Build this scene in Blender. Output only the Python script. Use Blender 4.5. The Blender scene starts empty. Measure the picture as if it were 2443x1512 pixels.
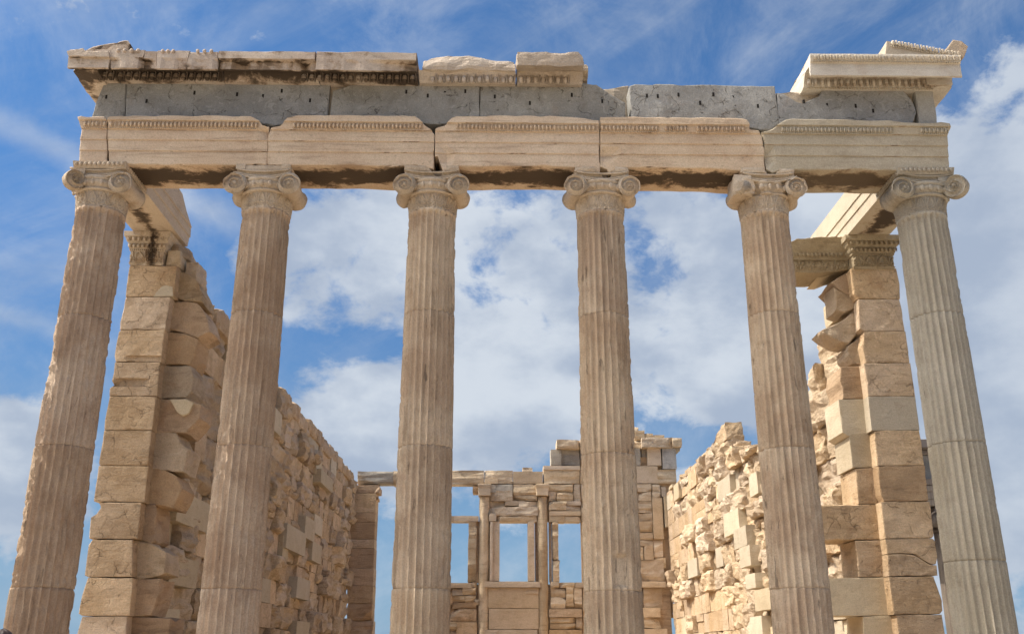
import bpy, bmesh, math, random
from math import sin, cos, pi, radians, sqrt, floor, exp, atan2, log
from mathutils import Vector, Matrix, noise
SC = bpy.context.scene
COL = SC.collection
random.seed(7)
# ---------------------------------------------------------------- camera
CAM = Vector((-0.214, -11.125, 0.8125)); PITCH = 0.3345; YAW = 0.0155; FPX = 3819.5 * 2443 / 4096
cd = bpy.data.cameras.new('camera'); cam = bpy.data.objects.new('camera', cd); COL.objects.link(cam)
cam.location = CAM; cam.rotation_euler = (pi / 2 + PITCH, 0, -YAW)
cd.sensor_width = 36; cd.lens = FPX / 2443 * 36; cd.clip_end = 20000; cd.clip_start = 0.05
SC.camera = cam
SC.render.resolution_x = 1024; SC.render.resolution_y = 633
FW = Vector((sin(YAW) * cos(PITCH), cos(YAW) * cos(PITCH), sin(PITCH))); RT = Vector((cos(YAW), -sin(YAW), 0)); UP = RT.cross(FW)
# ---------------------------------------------------------------- sun, sky, exposure
SUN_EL = radians(52); SUN_AZ_OFF = radians(1.7)     # sun stands to the left, in the plane of the colonnade (offset towards the camera)
sdir = Vector((-cos(SUN_EL) * cos(SUN_AZ_OFF), -cos(SUN_EL) * sin(SUN_AZ_OFF), sin(SUN_EL)))
sl = bpy.data.lights.new('sun', 'SUN'); sl.energy = 5.0; sl.angle = radians(0.53); sl.color = (1.0, 0.91, 0.77)
so = bpy.data.objects.new('sun', sl); COL.objects.link(so); so.rotation_euler = sdir.to_track_quat('Z', 'Y').to_euler()
SC.view_settings.view_transform = 'Standard'; SC.view_settings.look = 'None'
SC.view_settings.exposure = 0.02; SC.view_settings.gamma = 1.0


def ray(u, v):      # photograph position (2443 x 1512 units) to a direction
    return (RT * (u - 1221.5) / FPX - UP * (v - 756) / FPX + FW)


def at(u, v, ax, val):
    d = ray(u, v); k = 'xyz'.index(ax); t = (val - CAM[k]) / d[k]
    return CAM + d * t


def proj(P):
    X = Vector(P) - CAM; z = X.dot(FW)
    if z <= .1: return None
    return 1221.5 + FPX * X.dot(RT) / z, 756 - FPX * X.dot(UP) / z


class NT:
    def __init__(s, tree): s.t = tree; s.n = tree.nodes; s.l = tree.links
    def add(s, ty, **kw):
        nd = s.n.new(ty)
        for k, v in kw.items():
            if k == 'i':
                for a, b in v.items():
                    if isinstance(b, bpy.types.NodeSocket): s.l.new(b, nd.inputs[a])
                    else: nd.inputs[a].default_value = b
            else: setattr(nd, k, v)
        return nd
    def math(s, op, a, b=None, clamp=False, c=None):
        i = {0: a}
        if b is not None: i[1] = b
        if c is not None: i[2] = c
        return s.add('ShaderNodeMath', operation=op, use_clamp=clamp, i=i).outputs[0]
    def noise(s, vec, scale, detail=4, rough=.55, dist=0.0):
        return s.add('ShaderNodeTexNoise', i={'Vector': vec, 'Scale': scale, 'Detail': detail, 'Roughness': rough, 'Distortion': dist}).outputs[0]
    def ss(s, x, a, b, lo=0.0, hi=1.0):
        return s.add('ShaderNodeMapRange', interpolation_type='SMOOTHSTEP', i={0: x, 1: a, 2: b, 3: lo, 4: hi}).outputs[0]
    def mix(s, f, a, b, mode='MIX'):
        nd = s.add('ShaderNodeMix', data_type='RGBA', blend_type=mode)
        for k, v in ((0, f), (6, a), (7, b)):
            if isinstance(v, bpy.types.NodeSocket): s.l.new(v, nd.inputs[k])
            else: nd.inputs[k].default_value = v if k == 0 else (*v[:3], 1)
        return nd.outputs[2]
    def scale(s, vec, xyz):
        return s.add('ShaderNodeVectorMath', operation='MULTIPLY', i={0: vec, 1: xyz}).outputs[0]


world = bpy.data.worlds.new('World'); SC.world = world; world.use_nodes = True
W = NT(world.node_tree); W.n.clear()
sky = W.add('ShaderNodeTexSky', sky_type='NISHITA', sun_disc=False, sun_elevation=SUN_EL, sun_rotation=atan2(sdir.x, sdir.y), altitude=150, air_density=1.0, dust_density=0.6, ozone_density=1.6)
dirv = W.add('ShaderNodeTexCoord').outputs['Generated']
sep = W.add('ShaderNodeSeparateXYZ', i={0: dirv}).outputs
tintc = W.mix(W.ss(sep[2], .02, .55), (.72, 1.02, 1.45), (1.05, 1.78, 2.38))
skyc = W.mix(1.0, sky.outputs[0], tintc, 'MULTIPLY')
n1 = W.noise(W.scale(dirv, (1.0, 1.0, 1.5)), 5.2, 10, .60, .25)
n2 = W.noise(W.scale(dirv, (1.0, 1.0, 1.4)), 15.0, 7, .62, .3)
rot = W.add('ShaderNodeVectorRotate', rotation_type='AXIS_ANGLE', i={'Vector': dirv, 'Axis': (0, 1, 0), 'Angle': radians(28)}).outputs[0]
n3 = W.noise(W.scale(rot, (1.0, 1.0, 6.0)), 3.6, 8, .62, .4)
dens = W.math('ADD', W.math('MULTIPLY_ADD', n1, 2.6, c=-1.34), W.math('MULTIPLY_ADD', n2, 1.35, c=-.675))
# where the cloud banks and the clear gaps lie: (u, v, radius in degrees, strength)
BLOBS = [(800, 560, 4.5, .5), (750, 690, 3.4, .5), (960, 700, 6, .26), (1200, 730, 5.5, .34), (1180, 860, 4, .24), (1300, 620, 4, .14), (1650, 640, 6, .30), (1640, 850, 6, .36), (1560, 500, 4, .14),
         (800, 1010, 3.0, .85), (900, 1020, 2.8, .80), (850, 1090, 4, .6), (1130, 1070, 4, .75), (1300, 1080, 5, .20), (2350, 800, 10, .46), (2330, 520, 7, .30), (2380, 1050, 8, .36), (2420, 60, 5, -.35), (2380, 300, 7, .30), (2200, 600, 6, .25),
         (20, 1110, 3.2, 1.0), (70, 1200, 3.6, .7), (1960, 560, 5, .28), (500, 640, 3.5, .18), (230, 1100, 3, .12), (1200, 1300, 2.6, .20), (1350, 1290, 2.6, .20), (925, 1250, 4, .10), (2100, 900, 9, .34),
         (850, 885, 3.4, -.55), (740, 860, 3.0, -.16), (1160, 970, 2.0, -.30), (1000, 200, 12, -.16), (1010, 80, 5, -.5), (1930, 70, 6, -.5), (2200, 60, 4, -.3), (1150, 30, 4, -.3), (300, 300, 9, -.16), (1700, 90, 9, -.14), (300, 560, 6, -.14), (300, 950, 6, -.20), (500, 850, 5, -.10),
         (1225, 1420, 5, -.9), (930, 1430, 4.5, -.6), (240, 1400, 5, -.4), (1330, 930, 2.0, -.08), (240, 1330, 6, -.1), (2440, 1450, 5, -.22), (1900, 440, 3, -.16), (1440, 520, 2.4, -.2), (1540, 600, 2.0, -.12), (960, 480, 2, -.14)]
for (u, v, r, k) in BLOBS:
    d = ray(u, v).normalized()
    dt = W.add('ShaderNodeVectorMath', operation='DOT_PRODUCT', i={0: dirv, 1: d}).outputs['Value']
    w = W.ss(dt, cos(radians(r * 1.7)), cos(radians(r * .1)), 0.0, k * .72)
    dens = W.math('ADD', dens, w)
cloud = W.ss(dens, -.06, .40)
wisp = W.math('MULTIPLY', W.ss(n3, .42, .80), .22)
wisp2 = W.math('MULTIPLY', W.ss(W.noise(dirv, 7.5, 9, .68, .5), .36, .74), .34)
def streak(p, q, wdt, k):
    """a thin contrail-like streak of cirrus between two photo directions"""
    a = ray(*p).normalized(); b = ray(*q).normalized(); n_ = a.cross(b).normalized(); mid = (a + b).normalized()
    wob = W.math('MULTIPLY_ADD', W.noise(dirv, 12, 5, .6), .03, c=-.015)
    dd = W.math('ABSOLUTE', W.math('ADD', W.add('ShaderNodeVectorMath', operation='DOT_PRODUCT', i={0: dirv, 1: n_}).outputs['Value'], wob))
    al = W.add('ShaderNodeVectorMath', operation='DOT_PRODUCT', i={0: dirv, 1: mid}).outputs['Value']
    L = a.angle(b) / 2
    return W.math('MULTIPLY', W.math('MULTIPLY', W.ss(dd, wdt, 0), W.ss(al, cos(L * 1.25), cos(L * .6))), k)
st = W.math('ADD', streak((-80, 255), (620, 560), .022, .42), streak((-60, 740), (260, 830), .016, .3))
tot = W.math('MAXIMUM', cloud, W.math('ADD', wisp, W.math('ADD', wisp2, st)), clamp=True)
haze = W.ss(sep[2], 0.40, -0.02, 0.0, 0.75)
skyc = W.mix(haze, skyc, (4.2, 7.2, 10.6))
shade = W.ss(W.noise(W.scale(dirv, (1, 1, 1.6)), 6.5, 6, .55), .36, .62)
shade = W.math('MULTIPLY', shade, W.ss(sep[0], .75, .25, .25, 1.0))
ccol = W.mix(shade, (6.9, 8.1, 10.1), (11.4, 12.3, 13.4))
lp = W.mix(W.math('MULTIPLY', tot, .92), skyc, ccol)
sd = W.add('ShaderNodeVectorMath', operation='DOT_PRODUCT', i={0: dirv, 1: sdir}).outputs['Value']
glow = W.math('POWER', W.ss(sd, .64, 1.0), 1.5)      # hazy glow added round the sun, outside the frame, to side-light the flutes
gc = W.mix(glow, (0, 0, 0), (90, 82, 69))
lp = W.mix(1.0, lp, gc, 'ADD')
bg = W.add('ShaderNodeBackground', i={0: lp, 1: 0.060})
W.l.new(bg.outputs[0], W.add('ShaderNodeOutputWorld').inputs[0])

# ---------------------------------------------------------------- materials


def stone_mat(name, a, b, c, vein=.35, var=1.0, vdir=(1, 1, 6), soot=None, bump=.5, fine=60, rust=.0, spots=.0, cracks=0., pit=.0, soft=.25, bd=.03, spd=(1, 1, 1.4)):
    """a/b mottled base colours, c a stain colour; vdir stretches the bedding; soot = list of (y0, y1, amount) crust bands on undersides"""
    m = bpy.data.materials.new(name); m.use_nodes = True
    T = NT(m.node_tree); T.n.clear()
    g = T.add('ShaderNodeNewGeometry'); P = g.outputs['Position']
    at_ = T.add('ShaderNodeAttribute', attribute_name='tint')
    off = T.add('ShaderNodeVectorMath', operation='SCALE', i={0: (13.1, 7.7, 3.3), 3: at_.outputs['Fac']}).outputs[0]
    Q = T.add('ShaderNodeVectorMath', operation='ADD', i={0: P, 1: off}).outputs[0]
    big = T.noise(Q, 1.3, 5, .6, .3)
    med = T.noise(Q, 5.5, 6, .65, .4)
    col = T.mix(T.ss(big, .36, .64), a, b)
    col = T.mix(T.math('MULTIPLY', T.ss(med, .50, .74), .55), col, c)
    st = T.noise(T.scale(Q, vdir), 2.4, 7, .65, .6)
    col = T.mix(T.math('MULTIPLY', T.ss(st, .52, .70), vein), col, tuple(x * .55 for x in c))
    col = T.mix(T.math('MULTIPLY', T.ss(st, .44, .28), vein * .6), col, tuple(min(1, x * 1.35) for x in a))
    fl = T.noise(Q, fine, 3, .7)
    col = T.mix(.32, col, T.mix(1.0, col, T.add('ShaderNodeCombineColor', i={0: T.ss(fl, .2, .8, .45, 1.55), 1: T.ss(fl, .2, .8, .45, 1.55), 2: T.ss(fl, .2, .8, .45, 1.55)}).outputs[0], 'MULTIPLY'))
    if rust:
        rn = T.noise(Q, 2.2, 6, .6, .8)
        col = T.mix(T.math('MULTIPLY', T.ss(rn, .56, .74), rust), col, (.30, .145, .055))
    if spots:
        sp = T.noise(T.scale(Q, spd), 16, 4, .6, .4)
        col = T.mix(T.math('MULTIPLY', T.ss(sp, .63, .70), spots), col, (.045, .038, .032))
    if pit:
        col = T.mix(T.math('MULTIPLY', T.ss(T.noise(Q, 38, 2, .5), .66, .72), pit), col, (.05, .04, .035))
    crk = None
    if cracks:
        vq = T.add('ShaderNodeVectorMath', operation='ADD', i={0: Q, 1: T.add('ShaderNodeVectorMath', operation='SCALE', i={0: T.add('ShaderNodeTexNoise', i={'Vector': Q, 'Scale': 4.0, 'Detail': 4.0}).outputs[1], 3: .35}).outputs[0]}).outputs[0]
        vo = T.add('ShaderNodeTexVoronoi', feature='DISTANCE_TO_EDGE', i={'Vector': vq, 'Scale': 3.4}).outputs[0]
        crk = T.math('MULTIPLY', T.ss(vo, .018, .0), T.ss(med, .45, .6))
        col = T.mix(T.math('MULTIPLY', crk, cracks), col, tuple(x * .35 for x in c))
        sc = T.noise(Q, 9, 5, .7, 1.2)
        col = T.mix(T.math('MULTIPLY', T.ss(sc, .56, .62), .35), col, tuple(min(1, x * 1.35) for x in b))
    # each block its own shade of stone
    tv = T.math('FRACT', T.math('MULTIPLY', at_.outputs['Fac'], 7.31))
    tv2 = T.math('FRACT', T.math('MULTIPLY', at_.outputs['Fac'], 3.77))
    mul = T.add('ShaderNodeCombineColor', i={0: T.math('MULTIPLY', T.ss(tv, 0, 1, 1 - .14 * var, 1 + .10 * var), T.ss(tv2, 0, 1, 1 - .03 * var, 1 + .02 * var)), 1: T.ss(tv, 0, 1, 1 - .15 * var, 1 + .11 * var), 2: T.math('MULTIPLY', T.ss(tv, 0, 1, 1 - .16 * var, 1 + .12 * var), T.ss(tv2, 0, 1, 1 + .05 * var, 1 - .07 * var))}).outputs[0]
    col = T.mix(1.0, col, mul, 'MULTIPLY')
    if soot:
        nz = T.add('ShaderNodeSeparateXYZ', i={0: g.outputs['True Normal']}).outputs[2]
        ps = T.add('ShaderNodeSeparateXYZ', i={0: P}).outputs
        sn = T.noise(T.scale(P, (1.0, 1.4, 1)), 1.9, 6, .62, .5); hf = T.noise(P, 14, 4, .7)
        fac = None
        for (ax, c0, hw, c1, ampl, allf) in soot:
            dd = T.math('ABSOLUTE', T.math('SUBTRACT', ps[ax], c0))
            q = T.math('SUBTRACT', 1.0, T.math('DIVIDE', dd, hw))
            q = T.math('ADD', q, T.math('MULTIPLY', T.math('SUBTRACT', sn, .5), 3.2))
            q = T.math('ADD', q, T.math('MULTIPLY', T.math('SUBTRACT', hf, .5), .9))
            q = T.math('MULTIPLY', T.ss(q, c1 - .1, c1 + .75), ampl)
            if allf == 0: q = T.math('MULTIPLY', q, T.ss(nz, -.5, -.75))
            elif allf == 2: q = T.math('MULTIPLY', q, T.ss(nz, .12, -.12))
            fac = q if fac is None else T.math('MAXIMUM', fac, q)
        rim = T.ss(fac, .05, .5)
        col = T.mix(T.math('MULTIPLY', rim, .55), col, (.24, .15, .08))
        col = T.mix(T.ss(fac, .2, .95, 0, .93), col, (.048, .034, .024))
    hb = T.noise(Q, 26, 7, .7, .3); hc = T.noise(T.scale(Q, (vdir[0], vdir[1], vdir[2])), 7, 6, .6)
    h = T.math('ADD', T.math('MULTIPLY', hb, .6), T.math('MULTIPLY', hc, .5))
    h = T.math('ADD', h, T.math('MULTIPLY', fl, .25))
    if crk is not None: h = T.math('SUBTRACT', h, T.math('MULTIPLY', crk, .8))
    bp = T.add('ShaderNodeBump', i={'Strength': min(1.0, bump * 1.15), 'Distance': bd, 'Height': h})
    bs = T.add('ShaderNodeBsdfPrincipled', i={'Base Color': col, 'Roughness': .88, 'Specular IOR Level': soft, 'Normal': bp.outputs[0]})
    T.l.new(bs.outputs[0], T.add('ShaderNodeOutputMaterial').inputs[0])
    return m


WARM_A, WARM_B, WARM_C = (.50, .375, .27), (.58, .45, .34), (.36, .25, .165)
M = {}
M['column'] = stone_mat('weathered_marble', (0.455, 0.335, 0.235), (0.575, 0.46, 0.34), (0.33, 0.235, 0.155), var=.35, vein=.55, vdir=(3, 3, .35), bump=.6, spots=.55, rust=.15, spd=(1, 1, .18))
M['column_dark'] = stone_mat('brown_weathered_marble', (0.42, 0.3, 0.21), (0.53, 0.41, 0.305), (0.31, 0.21, 0.14), var=.35, vein=.55, vdir=(3, 3, .35), bump=.6, spots=.4, rust=.15, spd=(1, 1, .18))
M['column_pale'] = stone_mat('grey_cast_stone', (0.38, 0.335, 0.265), (0.44, 0.395, 0.325), (0.3, 0.255, 0.2), var=.35, vein=.32, vdir=(3, 3, .35), bump=.4, spots=.15)
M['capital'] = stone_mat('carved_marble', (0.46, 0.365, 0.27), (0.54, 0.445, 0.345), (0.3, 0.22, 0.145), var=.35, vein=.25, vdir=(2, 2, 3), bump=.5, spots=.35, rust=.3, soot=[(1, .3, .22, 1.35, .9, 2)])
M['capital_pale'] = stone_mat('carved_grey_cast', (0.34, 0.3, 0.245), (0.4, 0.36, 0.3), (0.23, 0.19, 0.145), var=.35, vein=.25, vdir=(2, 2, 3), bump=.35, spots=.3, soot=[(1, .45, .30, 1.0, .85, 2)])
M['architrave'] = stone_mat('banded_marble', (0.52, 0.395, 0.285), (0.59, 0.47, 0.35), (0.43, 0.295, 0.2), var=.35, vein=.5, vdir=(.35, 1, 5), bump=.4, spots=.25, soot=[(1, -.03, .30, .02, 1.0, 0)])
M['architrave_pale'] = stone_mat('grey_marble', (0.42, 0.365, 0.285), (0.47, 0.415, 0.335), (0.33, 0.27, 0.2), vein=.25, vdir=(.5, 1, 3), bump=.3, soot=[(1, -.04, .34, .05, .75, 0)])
M['flank'] = stone_mat('flank_marble', (.55, .45, .345), (.60, .50, .395), (.46, .34, .24), vein=.45, vdir=(1, .35, 5), bump=.35, spots=.1, rust=.1, soot=[(0, -5.27, .25, .40, 1.0, 0)])
M['flank_new'] = stone_mat('flank_new_marble', (0.49, 0.415, 0.31), (0.54, 0.465, 0.36), (0.44, 0.34, 0.24), vein=.15, vdir=(1, .5, 2), bump=.15, soot=[(0, 5.27, .30, .1, 1.0, 0)])
M['frieze'] = stone_mat('dark_limestone', (0.228, 0.22, 0.208), (0.31, 0.3, 0.285), (0.18, 0.16, 0.135), var=.8, vein=.25, vdir=(1.5, 1, .6), bump=.6, cracks=.8, pit=.25, rust=.12)
M['frieze_new'] = stone_mat('new_grey_stone', (.29, .28, .27), (.33, .32, .31), (.25, .24, .23), vein=.05, bump=.2)
M['mortar'] = stone_mat('mortar_fill', (.36, .30, .24), (.42, .35, .28), (.29, .235, .185), vein=.1, bump=.5)
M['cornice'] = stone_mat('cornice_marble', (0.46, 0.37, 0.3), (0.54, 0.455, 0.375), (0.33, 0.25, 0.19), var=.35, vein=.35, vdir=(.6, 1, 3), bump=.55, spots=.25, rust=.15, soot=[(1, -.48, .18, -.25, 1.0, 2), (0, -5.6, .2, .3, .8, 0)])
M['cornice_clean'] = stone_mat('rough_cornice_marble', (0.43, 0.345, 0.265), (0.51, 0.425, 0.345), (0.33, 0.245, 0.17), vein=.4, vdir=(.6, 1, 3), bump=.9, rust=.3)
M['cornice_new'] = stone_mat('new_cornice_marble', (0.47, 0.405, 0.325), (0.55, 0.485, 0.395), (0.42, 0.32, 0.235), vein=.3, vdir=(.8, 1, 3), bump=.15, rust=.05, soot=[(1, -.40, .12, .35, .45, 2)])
M['wall'] = stone_mat('golden_marble', (0.49, 0.35, 0.22), (0.59, 0.445, 0.31), (0.36, 0.24, 0.145), vein=.4, cracks=.3, vdir=(1, 1, 4.5), bump=.7, rust=.35, spots=.2, bd=.045)
M['wall_dark'] = stone_mat('brown_marble', (0.45, 0.31, 0.195), (0.53, 0.38, 0.25), (0.33, 0.215, 0.13), vein=.5, vdir=(.6, .6, 4), bump=.8, rust=.35, bd=.05)
M['rubble'] = stone_mat('broken_marble', (0.53, 0.395, 0.265), (0.64, 0.505, 0.365), (0.39, 0.26, 0.155), vein=.45, vdir=(1, .7, 3), bump=1.0, rust=.45, spots=.2, bd=.07)
M['new'] = stone_mat('new_marble', (0.5, 0.415, 0.3), (0.55, 0.465, 0.345), (0.43, 0.335, 0.23), vein=.22, vdir=(1, .8, 3), bump=.5, fine=90, spots=.12)
M['west'] = stone_mat('rear_marble', (0.5, 0.385, 0.265), (0.61, 0.49, 0.355), (0.37, 0.26, 0.165), vein=.45, vdir=(.6, 1, 4), bump=.9, rust=.2)
M['west_smooth'] = stone_mat('rear_smooth_marble', (0.51, 0.395, 0.275), (0.58, 0.46, 0.34), (0.41, 0.29, 0.19), vein=.3, vdir=(.7, 1, 3), bump=.4, rust=.15)
M['west_grey'] = stone_mat('rear_grey_stone', (.38, .34, .295), (.45, .41, .36), (.27, .235, .195), vein=.2, bump=.6, cracks=.3)
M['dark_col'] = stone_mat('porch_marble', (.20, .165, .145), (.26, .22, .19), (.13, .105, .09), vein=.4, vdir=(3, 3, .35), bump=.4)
M['anta_cap'] = stone_mat('anta_capital_marble', (.45, .36, .26), (.53, .43, .32), (.31, .22, .14), vein=.25, bump=.5, rust=.3, soot=[(0, -5.27, .17, .45, 1.0, 1)])
M['anta_cap_grey'] = stone_mat('anta_capital_grey', (0.33, 0.27, 0.19), (0.42, 0.355, 0.26), (0.21, 0.165, 0.11), vein=.25, bump=.5, rust=.1, spots=.4)


def plain(name, colr, rough=.8):
    m = bpy.data.materials.new(name); m.use_nodes = True
    b = m.node_tree.nodes['Principled BSDF']; b.inputs['Base Color'].default_value = (*colr, 1); b.inputs['Roughness'].default_value = rough
    n = m.node_tree.nodes.new('ShaderNodeTexNoise'); n.inputs['Scale'].default_value = 120
    bu = m.node_tree.nodes.new('ShaderNodeBump'); bu.inputs['Strength'].default_value = .3
    m.node_tree.links.new(n.outputs[0], bu.inputs['Height']); m.node_tree.links.new(bu.outputs[0], b.inputs['Normal'])
    return m


# ---------------------------------------------------------------- helpers
def thing(name, label, cat, loc=(0, 0, 0), group=None):
    o = bpy.data.objects.new(name, None); COL.objects.link(o); o.empty_display_size = .2
    o.location = loc; o['label'] = label; o['category'] = cat
    if group: o['group'] = group
    return o


def tag(o, label, cat, group=None):
    o['label'] = label; o['category'] = cat
    if group: o['group'] = group
    return o


def link(name, me, parent=None, kind=None):
    o = bpy.data.objects.new(name, me); COL.objects.link(o)
    if parent is not None:
        o.parent = parent
        q = parent; off = Vector((0, 0, 0))
        while q is not None: off += q.location; q = q.parent
        o.location = -off
    if kind: o['kind'] = kind
    return o


class MB:
    def __init__(s): s.v = []; s.f = []; s.t = []; s.m = []; s.smooth = []
    def add(s, vs, fs, tint=None, mi=0, smooth=False):
        if tint is None: tint = random.random() * 10
        b = len(s.v); s.v += [tuple(p) for p in vs]; s.t += [tint] * len(vs)
        s.f += [tuple(i + b for i in f) for f in fs]; s.m += [mi] * len(fs); s.smooth += [smooth] * len(fs)
    def build(s, name, mats, parent=None, kind=None):
        me = bpy.data.meshes.new(name); me.from_pydata(s.v, [], s.f)
        if not isinstance(mats, (list, tuple)): mats = [mats]
        for m in mats: me.materials.append(m)
        me.polygons.foreach_set('material_index', s.m); me.polygons.foreach_set('use_smooth', s.smooth)
        a = me.attributes.new('tint', 'FLOAT', 'POINT'); a.data.foreach_set('value', s.t)
        me.update()
        return link(name, me, parent, kind)


def nz(p, sc, seed=0.0):
    return noise.noise(Vector((p[0] * sc + seed, p[1] * sc - seed * .7, p[2] * sc + seed * 1.3)))


def fb(p, sc, seed=0., o=3):
    return noise.fractal(Vector((p[0] * sc + seed, p[1] * sc - seed * .7, p[2] * sc + seed * 1.3)), 1.0, 2.0, o)


def lattice(b0, b1, res):
    """surface lattice of a box"""
    n = [max(2, min(14, int(round((b1[k] - b0[k]) / res)))) for k in range(3)]
    idx = {}; vs = []; fs = []
    def vi(i, j, k):
        q = (i, j, k)
        if q not in idx:
            idx[q] = len(vs); vs.append([b0[0] + (b1[0] - b0[0]) * i / n[0], b0[1] + (b1[1] - b0[1]) * j / n[1], b0[2] + (b1[2] - b0[2]) * k / n[2]])
        return idx[q]
    for i in range(n[0]):
        for j in range(n[1]):
            fs.append((vi(i, j, 0), vi(i, j + 1, 0), vi(i + 1, j + 1, 0), vi(i + 1, j, 0)))
            fs.append((vi(i, j, n[2]), vi(i + 1, j, n[2]), vi(i + 1, j + 1, n[2]), vi(i, j + 1, n[2])))
    for i in range(n[0]):
        for k in range(n[2]):
            fs.append((vi(i, 0, k), vi(i + 1, 0, k), vi(i + 1, 0, k + 1), vi(i, 0, k + 1)))
            fs.append((vi(i, n[1], k), vi(i, n[1], k + 1), vi(i + 1, n[1], k + 1), vi(i + 1, n[1], k)))
    for j in range(n[1]):
        for k in range(n[2]):
            fs.append((vi(0, j, k), vi(0, j, k + 1), vi(0, j + 1, k + 1), vi(0, j + 1, k)))
            fs.append((vi(n[0], j, k), vi(n[0], j + 1, k), vi(n[0], j + 1, k + 1), vi(n[0], j, k + 1)))
    return vs, fs


def rock(mb, b0, b1, rough=0., res=.1, cuts=0, tint=None, mi=0, rnd=random, side=None, edge=.012, smooth=False, planes=(), ledge=0.):
    """a block of stone: rough = 0 dressed with worn edges; otherwise broken by planes and noise; side (axis, sign): the face that is broken"""
    vs, fs = lattice(b0, b1, res)
    c = Vector([(b0[k] + b1[k]) / 2 for k in range(3)]); h = Vector([(b1[k] - b0[k]) / 2 for k in range(3)])
    seed = rnd.random() * 100
    # worn edges
    for p in vs:
        near = [(h[k] - abs(p[k] - c[k])) < 1e-5 for k in range(3)]
        if sum(near) >= 2:
            e = edge * (.5 + 1.6 * max(0, fb(p, 7, seed)))
            for k in range(3):
                if near[k]: p[k] -= e * (1 if p[k] > c[k] else -1)
    pl = []
    for _ in range(cuts):
        if side: 
            d = Vector((rnd.uniform(-.8, .8), rnd.uniform(-.8, .8), rnd.uniform(-.9, .9))); d[side[0]] = side[1] * rnd.uniform(.6, 1.2)
        else: d = Vector((rnd.uniform(-1, 1), rnd.uniform(-1, 1), rnd.uniform(-1, 1)))
        d.normalize()
        sup = sum(abs(d[k]) * h[k] for k in range(3))
        pl.append((d, sup * rnd.uniform(.60, .90)))
    pl += [(Vector(d).normalized(), o_) for d, o_ in planes]
    for i, p in enumerate(vs):
        q = Vector(p) - c
        for d, s in pl:
            e = q.dot(d) - s
            if e > 0: q -= d * e
        if rough:
            w = 1.0
            if side: w = max(0, min(1, (q[side[0]] * side[1] / h[side[0]] + 1) * .8))
            a = rough * w
            q += Vector((fb(p, 3.2, seed), fb(p, 3.2, seed + 31), fb(p, 3.2, seed + 57))) * a
            q += Vector((nz(p, 11, seed), nz(p, 11, seed + 9), nz(p, 11, seed + 17))) * a * .35
            if ledge and side:
                g_ = fb((p[0] * .8, p[1] * 1.1, p[2] * 5.5), 1.0, seed, 3); st_ = floor(g_ * 5) / 5 * .6 + g_ * .4
                q[side[0]] += side[1] * ledge * st_ * w
                # lower edge worn back more than the upper one
                q[side[0]] -= side[1] * ledge * .7 * max(0, -q[2] / h[2] - .3 + fb(p, 2.5, seed + 3) * .8) * w
        vs[i] = c + q
    mb.add(vs, fs, tint, mi, smooth)


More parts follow.
